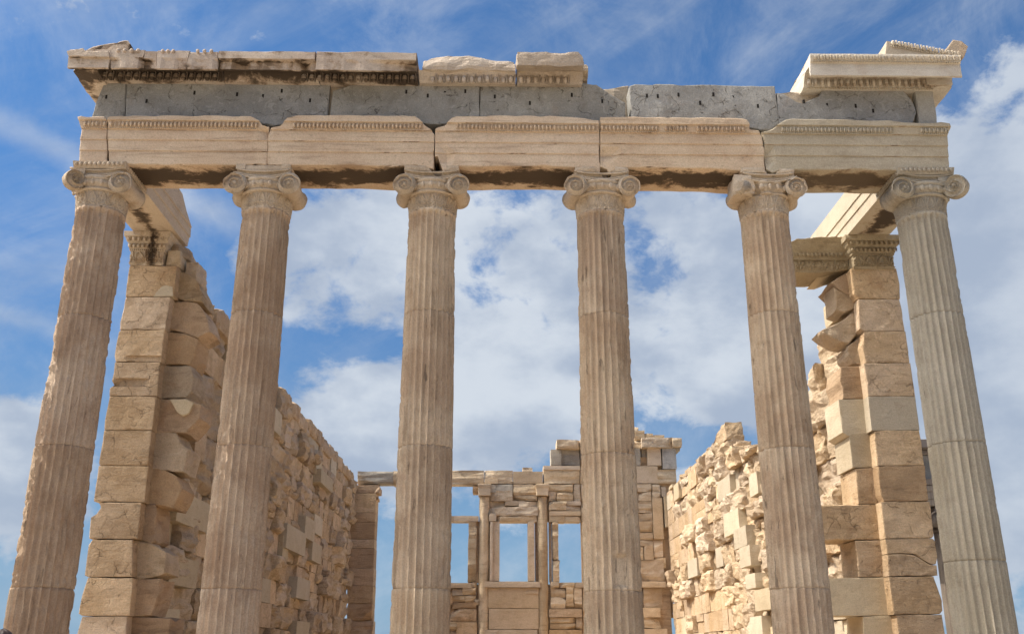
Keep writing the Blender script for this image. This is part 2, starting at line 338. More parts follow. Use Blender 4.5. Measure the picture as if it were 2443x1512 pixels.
def slab(mb, poly, y0, y1, step=.12, prof=None, chip=.012, tint=None, mi=0, yseg=1, amp=.004, skew=None, jit=.006, inset=.014, hole=None):
    """poly: (x, z) outline of the front face, at depth y0, extruded back to y1; prof(x, z) sets the front relief"""
    bm = bmesh.new()
    seed = random.random() * 50
    # densify outline with small irregularities
    pts = []
    n = len(poly)
    for i in range(n):
        a = Vector(poly[i]); b = Vector(poly[(i + 1) % n]); L = (b - a).length
        k = max(1, int(L / .13)); nn = Vector((-(b - a).y, (b - a).x)).normalized() if L > 0 else Vector((0, 0))
        for j in range(k):
            q = a + (b - a) * j / k
            if j: q = q + nn * jit * noise.noise(Vector((q.x * 6, q.y * 6, seed))) * 2
            pts.append(q)
    vs = [bm.verts.new((q.x, y0, q.y)) for q in pts]
    f = bm.faces.new(vs); f.normal_update()
    if f.normal.y > 0: f.normal_flip()
    xs = [q.x for q in pts]; zs = [q.y for q in pts]
    x0, x1, z0, z1 = min(xs), max(xs), min(zs), max(zs)
    levels = [x for x in (prof.levels if prof is not None and hasattr(prof, 'levels') else [])]
    cz = [z0 + step * (i + .37) for i in range(int((z1 - z0) / step) + 1)]
    for l in levels: cz += [l - .003, l + .003]
    cx = [x0 + step * (i + .41) for i in range(int((x1 - x0) / step) + 1)]
    bmesh.ops.inset_region(bm, faces=bm.faces[:], thickness=inset, use_even_offset=True, use_boundary=True)
    for z in cz:
        if z0 < z < z1: bmesh.ops.bisect_plane(bm, geom=bm.verts[:] + bm.edges[:] + bm.faces[:], plane_co=(0, 0, z), plane_no=(0, 0, 1), dist=1e-4)
    for x in cx:
        if x0 < x < x1: bmesh.ops.bisect_plane(bm, geom=bm.verts[:] + bm.edges[:] + bm.faces[:], plane_co=(x, 0, 0), plane_no=(1, 0, 0), dist=1e-4)
    front = bm.verts[:]
    bd = {v for e in bm.edges if e.is_boundary for v in e.verts}
    ex = bmesh.ops.extrude_face_region(bm, geom=bm.faces[:])
    back = {v for v in ex['geom'] if isinstance(v, bmesh.types.BMVert)}
    # originals keep front position; new geometry goes back
    for v in back: v.co.y = y1
    bmesh.ops.recalc_face_normals(bm, faces=bm.faces[:])
    for v in front:
        p = v.co
        d = 0.
        if prof is not None: d += prof(p.x, p.z)
        d += amp * fb(p, 5, seed)
        if v in bd: d += chip * (.35 + 4.5 * max(0., fb(p, 9, seed + 5) - .18))
        p.y = y0 + d
    if yseg > 1:
        for k in range(1, yseg):
            yy = y0 + (y1 - y0) * k / yseg
            bmesh.ops.bisect_plane(bm, geom=bm.verts[:] + bm.edges[:] + bm.faces[:], plane_co=(0, yy, 0), plane_no=(0, 1, 0), dist=1e-4)
        for v in bm.verts:
            if abs(v.co.y - y0) > .03 and abs(v.co.y - y1) > .01:
                q = Vector((fb(v.co, 4, seed), 0, fb(v.co, 4, seed + 20))) * amp * 2.5
                v.co += q * (.4 if amp < .01 else 1)
    bmesh.ops.triangulate(bm, faces=[f for f in bm.faces if len(f.verts) > 4])
    bm.verts.index_update()
    vv = [tuple(v.co) for v in bm.verts]
    if skew: vv = [skew(p) for p in vv]
    mb.add(vv, [tuple(v.index for v in f.verts) for f in bm.faces], tint, mi, False)
    bm.free()


def px(conv, pts, Y):
    """outline read off the photograph, laid on the vertical plane y = Y"""
    out = []
    for (a, b) in pts:
        p = at(*conv(a, b), 'y', Y); out.append((p.x, p.z))
    return out


c1 = lambda a, b: (119.3 + .3156 * a, 59.6 + .3156 * b)
c2 = lambda a, b: (775.3 + .3156 * a, 59.6 + .3156 * b)
c3 = lambda a, b: (1371.8 + .2761 * a, 119.3 + .2761 * b)
c4 = lambda a, b: (1789.3 + .3156 * a, 59.6 + .3156 * b)
l1 = lambda a, b: (.355 * a, 507 + .355 * b)
l2 = lambda a, b: (.3492 * a, 984.1 + .3492 * b)
r1 = lambda a, b: (1789.3 + .3551 * a, 507 + .3551 * b)
r2 = lambda a, b: (1848.9 + .349 * a, 984.1 + .349 * b)
w1 = lambda a, b: (1013.9 + .3492 * a, 984.1 + .3492 * b)
w2 = lambda a, b: (1252.4 + .1972 * a, 984.1 + .1972 * b)
m1 = lambda a, b: (536.8 + .4279 * a, 864.8 + .4279 * b)
m2 = lambda a, b: (1491 + .3689 * a, 954.2 + .3689 * b)


def ellips(mb, c, r, nu=7, nv=5, tint=0., axis=None):
    vs = []; fs = []
    for j in range(nv + 1):
        ph = -pi / 2 + pi * j / nv
        for i in range(nu):
            th = 2 * pi * i / nu
            vs.append((c[0] + r[0] * cos(ph) * cos(th), c[1] + r[1] * cos(ph) * sin(th), c[2] + r[2] * sin(ph)))
    for j in range(nv):
        for i in range(nu):
            a = j * nu + i; b = j * nu + (i + 1) % nu
            fs.append((a, b, b + nu, a + nu))
    mb.add(vs, fs, tint, 0, True)


def eggs(mb, p0, p1, sp, w, h, d, tint=1., lean=0., skip=(), dart=True, nrm=(0, -1, 0), wear=True):
    """a row of carved eggs and darts from p0 to p1 (eggs stand out along nrm)"""
    p0 = Vector(p0); p1 = Vector(p1); L = (p1 - p0).length; n = max(1, int(round(L / sp))); N = Vector(nrm); T = (p1 - p0).normalized()
    for i in range(n):
        t = (i + .5) / n
        if any(a < t < b for a, b in skip): continue
        wn = noise.noise(Vector((i * .31 + p0.x * 3, p0.z * 5, 1.7))) + .5 * noise.noise(Vector((i * 1.9, p0.x, 4.2)))
        c = p0.lerp(p1, t) + Vector((noise.noise(Vector((i * .7, p0.x, 0))) * .004, 0, 0)); ws = 1 + (max(-.85, min(0, wn) * (.75 if wn > -.45 else 1.6)) if wear else 0)
        rr = [abs(T[k]) * w * (.9 + .1 * ws) + abs(N[k]) * d * ws + (h * (.8 + .2 * ws) if k == 2 else 0) for k in range(3)]
        ellips(mb, c, rr, 7, 5, tint)
        if dart:
            c2_ = p0.lerp(p1, (i + 1.0) / n)
            for s in (-1, 1):
                a = c2_ + T * s * w * .25 + Vector((0, 0, h)) + N * d * .4; b = c2_ + T * s * w * .05 + Vector((0, 0, -h)) + N * d * .25
                vs = []
                for q in (a, b):
                    for e in (T * .18 * w + N * 0, N * d * .55, -T * .18 * w, -N * d * .3): vs.append(q + e)
                mb.add(vs, [(0, 1, 5, 4), (1, 2, 6, 5), (2, 3, 7, 6), (3, 0, 4, 7)], tint)


def beads(mb, p0, p1, sp, r, tint=1., skip=()):
    p0 = Vector(p0); p1 = Vector(p1); L = (p1 - p0).length; n = max(1, int(round(L / sp)))
    for i in range(n):
        t = (i + .5) / n
        if any(a < t < b for a, b in skip): continue
        c = p0.lerp(p1, t); ellips(mb, c, (r, r, r), 5, 3, tint)


def lathe(mb, cx, cy, prof_, seg=48, tint=0., smooth=True, fn=None):
    vs = []; fs = []
    for (r, z) in prof_:
        for i in range(seg):
            th = 2 * pi * i / seg; rr = r if fn is None else fn(th, r, z)
            vs.append((cx + rr * cos(th), cy + rr * sin(th), z))
    for j in range(len(prof_) - 1):
        for i in range(seg):
            a = j * seg + i; b = j * seg + (i + 1) % seg
            fs.append((a, b, b + seg, a + seg))
    b = (len(prof_) - 1) * seg
    fs.append(tuple(reversed(range(seg)))); fs.append(tuple(range(b, b + seg)))
    mb.add(vs, fs, tint, 0, smooth)


# ---------------------------------------------------------------- ground and steps (below the frame)
def ground_mat(name, a, b, sc=.8):
    m = bpy.data.materials.new(name); m.use_nodes = True; T = NT(m.node_tree); T.n.clear()
    P = T.add('ShaderNodeNewGeometry').outputs['Position']
    col = T.mix(T.ss(T.noise(P, sc, 6, .6), .35, .65), a, b)
    hh = T.noise(P, 9, 8, .7)
    bp = T.add('ShaderNodeBump', i={'Strength': .6, 'Distance': .05, 'Height': hh})
    bs = T.add('ShaderNodeBsdfPrincipled', i={'Base Color': col, 'Roughness': .95, 'Specular IOR Level': .1, 'Normal': bp.outputs[0]})
    T.l.new(bs.outputs[0], T.add('ShaderNodeOutputMaterial').inputs[0]); return m


mb = MB(); R_ = 3000; rings = [0, 4, 8, 14, 22, 40, 90, 300, 1000, R_]; seg = 48
vs = [(0, 5, -.82)]; fs = []
for r in rings[1:]:
    for i in range(seg):
        th = 2 * pi * i / seg; x, y = r * cos(th), 5 + r * sin(th)
        vs.append((x, y, -.82 + (.03 * fb((x, y, 0), .6) if r < 30 else -.15 - (r - 30) * .01)))
for i in range(seg): fs.append((0, 1 + i, 1 + (i + 1) % seg))
for j in range(len(rings) - 2):
    for i in range(seg):
        a = 1 + j * seg + i; b = 1 + j * seg + (i + 1) % seg
        fs.append((a, a + seg, b + seg, b))
mb.add(vs, fs, 0, 0, True)
g = mb.build('ground', ground_mat('pale_gravel', (.36, .30, .225), (.44, .375, .29)), None, 'structure')
mb = MB()
for k in range(3):
    e = .55 + .33 * (2 - k)
    for s in range(12):
        xa = -6.0 - e + .6 + (12.0 + 2 * e - 1.2) * s / 12; xb = xa + (12.0 + 2 * e - 1.2) / 12
        rock(mb, (xa + .002, -e, -.86 + k * .27), (xb - .002, -e + 1.4, -.54 + k * .27), 0, .25, tint=k + s * .37)
rock(mb, (-6.0, .75, -.4), (6.0, 2.6, -.01), 0, .6)
mb.build('stepped_platform', M['wall'], None, 'structure')
mb = MB()
rnd = random.Random(5)
for i in range(10):
    for j in range(18):
        x = -5.0 + i + .05; y = 2.6 + j * 1.0
        rock(mb, (x, y, -1.6), (x + .96, y + .97, -.75 + rnd.random() * .25), .03, .4, 1, rnd=rnd)
mb.build('cella_floor', M['wall'], None, 'structure')

# ---------------------------------------------------------------- columns
NFL = 24


def relief(t, h):
    """palmette and lotus ornament of the necking: t in -.5...5 across one unit, h in 0..1 up"""
    t = abs(t); v = 0
    if h > .38: v += exp(-(t / .05) ** 2) * min(1, (h - .38) * 6)
    c = .10 + .9 * max(0, h - .35) ** 1.6
    v += exp(-((t - c) / .05) ** 2) * (1 if .3 < h < .93 else 0)
    c2_ = .26 + .5 * max(0, h - .45) ** 2
    v += .8 * exp(-((t - c2_) / .045) ** 2) * (1 if .35 < h < .8 else 0)
    d = sqrt((t - .2) ** 2 + ((h - .2) * .8) ** 2); v += exp(-((d - .10) / .035) ** 2)
    d = sqrt((t - .46) ** 2 + ((h - .25) * .8) ** 2); v += .7 * exp(-((d - .08) / .03) ** 2)
    return min(1, v)


def shaft_r(z):
    t = max(0, min(1, (z - .3) / 5.7)); return .337 - .036 * (t ** 1.25)


ZTOP, ZNECK, ZECH = 6.02, 6.225, 6.26


def drum(parent, cx, z0, z1, seed, wear, mat, first=False, patch=None):
    mb = MB(); SEG = NFL * 9; dz = .024
    nz_ = max(2, int((z1 - z0) / dz)); vs = []; fs = []
    for j in range(nz_ + 1):
        z = z0 + (z1 - z0) * j / nz_
        R = shaft_r(z)
        je = min(j, nz_ - j)
        for i in range(SEG):
            th = 2 * pi * i / SEG + .1309
            ph = (i / 9.0) % 1.0; t = (ph - .5) * 2       # -1..1 across the flute
            half = .90
            dep = 0
            if abs(t) < half:
                dep = sqrt(max(0, 1 - (t / half) ** 2)) * .046
                top = ZTOP - .03
                zz = (z - (top - .04)) / .04
                if zz > 0: dep *= max(0, 1 - zz ** 2 / max(.05, (1 - (t / half) ** 2))) if zz < 1 else 0
                zb = (.42 - z) / .04
                if zb > 0: dep *= max(0, 1 - zb ** 2)
            fl = floor(i / 9.0 + .5) % NFL          # nearest arris
            arr = max(0, 1 - (min(ph, 1 - ph)) / .22)
            # chipped arrises: long soft bites and short nicks
            n1_ = noise.noise(Vector((fl * 3.17 + seed, z * 2.1, seed))); n2_ = noise.noise(Vector((fl * 5.31 + seed, z * 8.5, seed * 2)))
            n3_ = noise.noise(Vector((cos(th) * 1.3 + seed, sin(th) * 1.3, z * .55)))
            n4_ = noise.noise(Vector((fl * 7.7 + seed, z * 24, seed)))
            bite = max(0, n1_ * .6 + n2_ * .8 + n4_ * .55 + n3_ * .5 - .16 + wear * .28) * .034 * (0.5 + wear)
            r = R - dep - min(.034, bite * (arr ** .6))
            r -= .0035 * noise.noise(Vector((cos(th) * 4, sin(th) * 4, z * 3 + seed)))
            if patch and patch[0] < z < patch[1] and patch[2] < (th % (2 * pi)) < patch[3]: r = min(r, R - .062)
            if je == 0 and not (first and j == 0) and not (j and z1 > ZTOP - .01): r -= (.0045 if wear < .1 else .0008) + max(0, noise.noise(Vector((th * 3, z, seed))) - .15) * .02
            vs.append((cx + r * cos(th), r * sin(th), z))
    for j in range(nz_):
        for i in range(SEG):
            a = j * SEG + i; b = j * SEG + (i + 1) % SEG
            fs.append((a, b, b + SEG, a + SEG))
    fs.append(tuple(reversed(range(SEG)))); fs.append(tuple(range(nz_ * SEG, nz_ * SEG + SEG)))
    mb.add(vs, fs, seed, 0, True)
    o = mb.build('drum', mat, parent)
    return o


def volute_disc(mb, c, R, nrm, up, hand, thick=.03, tint=0., wear=0.):
    """spiral face of a volute: polar relief, centre c, looking along nrm"""
    N = Vector(nrm).normalized(); Uv = Vector(up); Rv = Uv.cross(N).normalized() * hand
    nr, na = 26, 56; vs = []; fs = []
    turns = 2.6; k = log(1 / .16) / (2 * pi * turns)
    for j in range(nr + 1):
        rr = (j / nr)
        for i in range(na):
            th = 2 * pi * i / na
            outer = 1 - .0 - .12 * ((th - pi * .5) % (2 * pi)) / (2 * pi) * 0
            r = R * rr
            if rr < .15: hgt = .034
            else:
                ph = (log(1 / max(rr, .15)) / k - th) / (2 * pi); ph = ph % 1.0
                ridge = exp(-((min(ph, 1 - ph)) / .075) ** 2)
                hgt = .040 * ridge + .016 * abs(ph - .5) * 2 - .014
            if j == nr: hgt = .0
            p = Vector(c) + Rv * r * cos(th) + Uv * r * sin(th) + N * (hgt * (1 - wear * .4) + .004 * fb((c[0] + r * cos(th), th, r * 3), 4))
            if rr > .8: p -= (p - Vector(c)).normalized() * max(0, nz((cos(th) + c[0], sin(th), c[2]), 1.8)) * .06 * wear
            vs.append(p)
    for j in range(nr):
        for i in range(na):
            a = j * na + i; b = j * na + (i + 1) % na
            fs.append((a, a + na, b + na, b) if hand > 0 else (a, b, b + na, a + na))
    mb.add(vs, fs, tint, 0, True)


def bolster(mb, c, axis, L, R, seed=0, wear=0., tint=0., pinch=.045, rings=True):
    """the roll joining the front and back volute, a spool along axis centred at c"""
    A = Vector(axis); B = Vector((0, 0, 1)); C = A.cross(B); n = 26; sg = 30; vs = []; fs = []
    for j in range(n + 1):
        t = -1 + 2 * j / n
        r = R * .97 - pinch * (1 - abs(t) ** 2.2)
        if rings: r += .010 * max(0, cos(abs(t) * 15)) * (1 if abs(t) < .86 else 0)
        if j in (0, n): r = R * .985
        for i in range(sg):
            th = 2 * pi * i / sg
            p = Vector(c) + A * t * L / 2 + B * r * sin(th) + C * r * cos(th)
            p -= (B * sin(th) + C * cos(th)) * (max(0, fb(p, 4, seed)) * .05 * wear + .004 * fb(p, 9, seed))
            vs.append(p)
    for j in range(n):
        for i in range(sg):
            a = j * sg + i; b = j * sg + (i + 1) % sg
            fs.append((a, b, b + sg, a + sg))
    fs.append(tuple(range(sg))[::-1]); fs.append(tuple(range(n * sg, n * sg + sg)))
    mb.add(vs, fs, tint, 0, True)


def tubeline(mb, pts, r, tint=0., sg=6):
    pts = [Vector(p) for p in pts]; vs = []; fs = []
    for i, p in enumerate(pts):
        d = (pts[min(i + 1, len(pts) - 1)] - pts[max(i - 1, 0)]).normalized()
        a = d.cross(Vector((0, 1, 0.01))).normalized(); b = d.cross(a)
        for k in range(sg):
            th = 2 * pi * k / sg; vs.append(p + a * r * cos(th) + b * r * sin(th))
    for i in range(len(pts) - 1):
        for k in range(sg):
            q = i * sg + k; w = i * sg + (k + 1) % sg; fs.append((q, w, w + sg, q + sg))
    fs.append(tuple(range(sg))[::-1]); fs.append(tuple(range(len(vs) - sg, len(vs))))
    mb.add(vs, fs, tint, 0, True)


VZ, VR, VX = 6.312, .152, .335


def column(i, cx, joints, wear, mat, capmat, label, notch=None, worn=(0, 0)):
    o = thing('ionic_column', label, 'column', (cx, 0, 0), 'columns of the temple front')
    zs = [.30] + sorted(joints) + [ZTOP]
    for k in range(len(zs) - 1):
        drum(o, cx, zs[k], zs[k + 1], i * 11.3 + k * 2.7 + 1, wear, mat, k == 0, (1.46, 1.80, 4.62, 5.22) if i == 3 else None)
    mb = MB()   # Attic base
    pr = []
    for (zc, rc, hh, bulge) in ((.07, .42, .07, .06), (.24, .39, .045, .035)):
        for q in range(7):
            a = -pi / 2 + pi * q / 6; pr.append((rc + bulge * cos(a), zc + hh * sin(a)))
    pr += [(.37, .29), (.345, .31)]
    lathe(mb, cx, 0, pr, 48, i)
    mb.build('base', mat, o)
    mb = MB()   # necking with anthemion band
    SEG = 24 * 14; nh = 26; vs = []; fs = []
    for j in range(nh + 1):
        h = j / nh; z = ZTOP + (ZNECK - ZTOP) * h
        for s in range(SEG):
            th = 2 * pi * s / SEG; t = (th / (2 * pi) * 16) % 1 - .5
            r = .289 + .018 * h + .022 * relief(t, h) * (1 - .3 * wear) - max(0, fb((cos(th), sin(th), z * 2), 3, i * 3)) * .02
            if j in (0, 1): r += .011
            vs.append((cx + r * cos(th), r * sin(th), z))
    for j in range(nh):
        for s in range(SEG):
            a = j * SEG + s; b = j * SEG + (s + 1) % SEG; fs.append((a, b, b + SEG, a + SEG))
    mb.add(vs, fs, i * .77, 0, True)
    mb.build('necking', capmat, o)
    cap = None
    mb = MB()
    # echinus
    pr = [(.325, ZNECK - .005), (.345, ZNECK + .008), (.345, ZNECK + .022), (.325, ZNECK + .030), (.335, ZNECK + .045), (.36, ZNECK + .075), (.375, ZNECK + .105), (.36, ZNECK + .125), (.375, ZNECK + .135), (.385, ZNECK + .155), (.375, ZNECK + .175), (.33, ZNECK + .19)]
    lathe(mb, cx, 0, pr, 60, i * .3, fn=lambda th, r, z: r - max(0, fb((cos(th), sin(th), z), 3, i)) * .03 * worn[0] * 2)
    # canalis: band between the volutes with a sagging lower edge
    zt = 6.505
    top = [(-.34, zt), (.34, zt)]
    if notch: top = [(-.34, zt + .06)] + [(a, zt + .06 - b) for a, b in notch] + [(.34, zt + .06)]
    low = [(x, 6.375 + .045 * (x / .3) ** 2 - (0)) for x in (.34, .28, .2, .1, 0, -.1, -.2, -.28, -.34)]
    poly = [(cx + a, b) for a, b in (top + low)]
    slab(mb, poly, -.335, .335, .06, lambda x, z: .030 * sin(max(0, min(1, (z - 6.39 - .05 * ((x - cx) / .3) ** 2) / .10)) * pi), chip=.012, tint=i * .3)
    for q, dz_ in enumerate((0.004, .032, .10)):
        tubeline(mb, [(cx + x, -.335 - .002, 6.382 + dz_ + (.05 - .25 * dz_) * (abs(x) / .3) ** 2) for x in [-.32 + .04 * e for e in range(17)]], .015 if q != 1 else .009, i * .3)
    cap = mb.build('capital', capmat, o)
    # egg row of the echinus
    mb = MB(); ne = 22
    for e in range(ne):
        th = 2 * pi * (e + .5) / ne
        ek = .25 if fb((cos(th) * 2, sin(th) * 2, i), 1.3, i) < -.25 + worn[0] * .35 else 1
        ellips(mb, (cx + .366 * cos(th), .366 * sin(th), ZNECK + .085), (.032 * (.6 + .4 * ek), .032 * (.6 + .4 * ek), .044), 7, 5, i * .3)
    mb.build('egg_moulding', capmat, cap)
    # volutes
    corner = {0: -1, 5: 1}.get(i)
    for s in (-1, 1):
        if corner == s: continue
        mb = MB(); c = (cx + s * VX, 0, VZ); w_ = worn[0] if s < 0 else worn[1]
        BL = .50 if i in (0, 1) and s > 0 else .42
        bolster(mb, (c[0], -.35 + BL / 2, VZ), (0, 1, 0), BL, VR * (.97 if w_ < 1 else .86), i * 5 + s, w_ * 1.2 + .25, i * .3, rings=(i == 5), pinch=.035)
        if w_ < 1: volute_disc(mb, (c[0], -.352, VZ), VR * (1 - .08 * w_), (0, -1, 0), (0, 0, 1), s, tint=i * .3, wear=.3 + w_)
        else: rock(mb, (c[0] - .12, -.345, VZ - .10), (c[0] + .16, .02, VZ + .17), .03, .05, 3, tint=i * .3)
        # sweep of the canal over the volute
        rock(mb, (min(c[0] - s * .10, c[0] + s * .045), -.325, VZ + .02), (max(c[0] - s * .10, c[0] + s * .045), .30, zt - .012), .008, .05, 1, tint=i * .3)
        mb.build('volute', capmat, cap)
    if corner:
        s = corner
        mb = MB(); dv = Vector((s, -1, 0)).normalized(); nn = Vector((-s, -1, 0)).normalized()
        c = Vector((cx + s * (.22 if i == 0 else .315), -.39 if i == 0 else -.375, VZ))
        sg = 34; vs = []; fs = []; Rr = VR * (.84 if i == 0 else 1.0)
        for (t, rr) in ((-.055, Rr * .97), (-.03, Rr), (0, Rr * .93), (.03, Rr), (.055, Rr * .97)):
            for q in range(sg):
                th = 2 * pi * q / sg; e = 1 - (worn[0] * .25 * max(0, fb((cos(th), sin(th), i), 1.2)) if i == 0 else 0)
                vs.append(c + nn * t + dv * rr * e * cos(th) + Vector((0, 0, rr * e * sin(th))))
        for j in range(4):
            for q in range(sg):
                a = j * sg + q; b = j * sg + (q + 1) % sg; fs.append((a, b, b + sg, a + sg))
        mb.add(vs, fs, i * .3, 0, True)
        volute_disc(mb, c + nn * .055, Rr * .97, nn, (0, 0, 1), s, tint=i * .3, wear=.2)
        volute_disc(mb, c - nn * .055, Rr * .97, -nn, (0, 0, 1), -s, tint=i * .3)
        # fill joining corner volute to the block
        rock(mb, (min(cx + s * .12, cx + s * .30), -.35, VZ + .03), (max(cx + s * .12, cx + s * .30), .2, zt), .015, .07, 1, tint=i * .3)
        mb.build('volute', capmat, cap)
        mb = MB()
        bolster(mb, (cx + s * .08, .20, VZ), (1, 0, 0), .5, VR * .9, i * 5, .5, i * .3)
        volute_disc(mb, (cx + s * .335, .20, VZ), VR * .9, (s, 0, 0), (0, 0, 1), s, tint=i * .3)
        mb.build('volute', capmat, cap)
    # abacus
    mb = MB()
    if notch:
        lx = notch[0][0]; rx = notch[-1][0]
        if lx > -.30: rock(mb, (cx - .35, -.35, zt + .0), (cx + lx - .02, .35, 6.585), .008, .06, tint=i * .3)
        if rx < .30: rock(mb, (cx + rx + .02, -.35, zt + .0), (cx + .35, .35, 6.585), .008, .06, tint=i * .3)
        rock(mb, (cx - .33, -.2, zt - .03), (cx + .33, .33, 6.578), .01, .1, tint=i * .3)
    else:
        prof_ = lambda x, z: (6.58 - z) * .45
        LX, RX = (.27 if i == 0 else .38), (.325 if i == 5 else .38)
        slab(mb, [(cx - LX, zt - .005), (cx + RX, zt - .005), (cx + RX + .005, 6.583), (cx - LX - .005, 6.583)], -.395, .385, .06, prof_, chip=.006, tint=i * .3)
    ab = mb.build('abacus', capmat, cap)
    if not notch:
        mb = MB()
        eggs(mb, (cx - LX + .01, -.385, 6.548), (cx + RX - .01, -.385, 6.548), .058, .024, .03, .022, i * .3, dart=False)
        s = -1 if i == 5 else 1
        eggs(mb, (cx + s * .382, -.37, 6.548), (cx + s * .382, .37, 6.548), .058, .024, .03, .02, i * .3, dart=False, nrm=(s, 0, 0))
        mb.build('egg_moulding', capmat, ab)
    return o


CX = [-5.27, -3.175, -1.06, 1.09, 3.20, 5.235]
V3 = [(-.05, .0), (.06, .13), (.10, .14), (.16, .05)]
V4 = [(-.06, .03), (.03, .13), (.10, .14), (.14, .03)]
V5 = [(-.02, .02), (.0, .09), (.09, .09), (.12, .02)]
column(0, CX[0], (4.603, 3.02, 1.45), .62, M['column_dark'], M['capital'], 'leftmost column of the temple front, its brown fluting deeply weathered', worn=(.9, .1))
column(1, CX[1], (4.66, 3.03, 1.44), .45, M['column_dark'], M['capital'], 'brown marble column second from the left, with an intact flat topped scroll capital', worn=(.1, .3), notch=[(-.2, .0), (.2, .0)])
column(2, CX[2], (4.679, 3.033, 1.442), .25, M['column'], M['capital'], 'third column from the left, whose scroll capital has a dark broken gap at its top', notch=V3, worn=(.5, .5))
column(3, CX[3], (4.66, 2.95, 1.42), .4, M['column'], M['capital'], 'fourth column from the left, with a square patch cut across its lower flutes', notch=V4, worn=(.1, .6))
column(4, CX[4], (4.69, 3.02, 1.45), .3, M['column'], M['capital'], 'fifth column from the left, with the left scroll of its capital broken away', notch=V5, worn=(1.6, .5))
column(5, CX[5], (4.686, 3.091, 1.748), .05, M['column_pale'], M['capital_pale'], 'rightmost grey column with a crisp, complete corner scroll capital', worn=(.0, .0))

# ---------------------------------------------------------------- architrave
ZF1, ZF2, ZB, ZT = 6.757, 6.905, 7.055, 7.205


def arch_prof(z):
    if z < ZF1: return 0.0
    if z < ZF2: return -.014
    if z < ZB: return -.028
    if z < ZB + .014: return -.045
    if z < 7.155: return -.045 - (z - ZB) * .18
    return -.085


class Prof:
    levels = [ZF1, ZF2, ZB, ZB + .014, 7.155]
    def __init__(s, holes=()): s.h = holes
    def __call__(s, x, z):
        d = arch_prof(z)
        for (hx, hz, rx, rz, dep) in s.h:
            e = ((x - hx) / rx) ** 2 + ((z - hz) / rz) ** 2
            if e < 1.4: d = d * min(1, e) + dep * max(0, 1 - e)
        return d


def arch_block(label, conv, poly, mat, egg=None, holes=(), skip=(), y1=.33):
    P = px(conv, poly, -.36)
    mb = MB()
    hh = []
    for (a, b, rx, rz, dep) in holes:
        p = at(*conv(a, b), 'y', -.36); hh.append((p.x, p.z, rx, rz, dep))
    slab(mb, P, -.335, y1, .11, Prof(hh), chip=.014, yseg=3, jit=.006, amp=.004)
    o = mb.build('architrave_block', mat); tag(o, label, 'stone beam', 'front architrave blocks')
    if egg:
        xa = at(*conv(egg[0], 770), 'y', -.4).x; xb = at(*conv(egg[1], 770), 'y', -.4).x
        cuts_ = [0] + [q for a in skip for q in a] + [1]
        for u0, u1 in zip(cuts_[::2], cuts_[1::2]):
            ya, yb = xa + (xb - xa) * u0, xa + (xb - xa) * u1
            mb = MB(); eggs(mb, (ya, -.392, 7.108), (yb, -.392, 7.108), .0505, .020, .036, .024, tint=2.)
            mb.build('egg_and_dart_moulding', mat, o)
            mb = MB(); beads(mb, (ya, -.383, 7.058), (yb, -.383, 7.058), .024, .011, tint=2.)
            mb.build('bead_moulding', mat, o)
    return o


arch_block('short end block of the front beam above the leftmost column', c1,
           [(220, 712), (250, 706), (330, 712), (422, 708), (432, 725), (430, 860), (420, 1000), (428, 1038), (330, 1048), (262, 1066), (238, 1064), (212, 1045), (222, 880), (240, 790)], M['architrave'], (245, 420), y1=.33)
arch_block('long beam block between the first and second columns from the left, dotted with dark pits', c1,
           [(440, 722), (460, 705), (1000, 702), (1525, 707), (1585, 738), (1608, 765), (1640, 776), (1658, 778), (1650, 830), (1640, 950), (1633, 1050), (1400, 1050), (900, 1050), (440, 1047), (436, 900)], M['architrave'], (440, 1570), [(1625, 825, .05, .09, .05)])
arch_block('beam block between the second and third columns, chipped at both upper corners', c2,
           [(-443, 1050), (-437, 940), (-426, 830), (-405, 777), (-340, 768), (-306, 745), (-278, 715), (-199, 702), (300, 700), (690, 708), (722, 735), (760, 772), (800, 795), (828, 830), (824, 950), (820, 1080), (760, 1070), (680, 1055), (610, 1056), (560, 1064), (200, 1050)], M['architrave'], (-250, 735))
arch_block('beam block over the middle bay, bitten away above the third capital', c2,
           [(833, 832), (833, 795), (860, 780), (905, 772), (930, 748), (960, 722), (1000, 708), (1040, 704), (1300, 703), (1620, 706), (1860, 712), (1960, 724), (2070, 736), (2076, 900), (2083, 1050), (2080, 1108), (2040, 1092), (1960, 1072), (1850, 1064), (1600, 1058), (1300, 1058), (1080, 1064), (1000, 1060), (940, 1078), (893, 1098), (872, 1040), (852, 985), (830, 985)], M['architrave'], (980, 2072), [(905, 1000, .07, .12, .05)])
arch_block('beam block between the fourth and fifth columns, with a yellow hollow at its lower left', c3,
           [(214, 602), (700, 600), (1200, 606), (1440, 613), (1480, 625), (1500, 650), (1506, 695), (1585, 706), (1612, 745), (1638, 850), (1648, 1020), (1640, 1048), (1560, 1036), (1490, 1022), (1440, 1034), (1100, 1012), (510, 1005), (440, 1008), (340, 1032), (295, 1055), (280, 1022), (222, 1000), (220, 860), (216, 800)], M['architrave'], (222, 1475), [(275, 910, .13, .11, .06)], skip=((.40, .44), (.60, .66)))
arch_block('grey beam block over the fifth and rightmost columns, its left top corner cut slantwise', c4,
           [(88, 815), (140, 806), (170, 792), (215, 760), (262, 735), (320, 727), (600, 732), (900, 742), (1040, 738), (1110, 748), (1180, 757), (1300, 762), (1430, 752), (1495, 762), (1508, 790), (1492, 835), (1500, 920), (1508, 1005), (1518, 1085), (1515, 1100), (1300, 1095), (1100, 1092), (700, 1085), (330, 1085), (240, 1095), (175, 1110), (128, 1085), (120, 990), (108, 880)], M['architrave_pale'], (230, 1490), [(140, 1000, .10, .12, .05)], skip=((.67, .83),))

# ---------------------------------------------------------------- frieze
FY = -.27


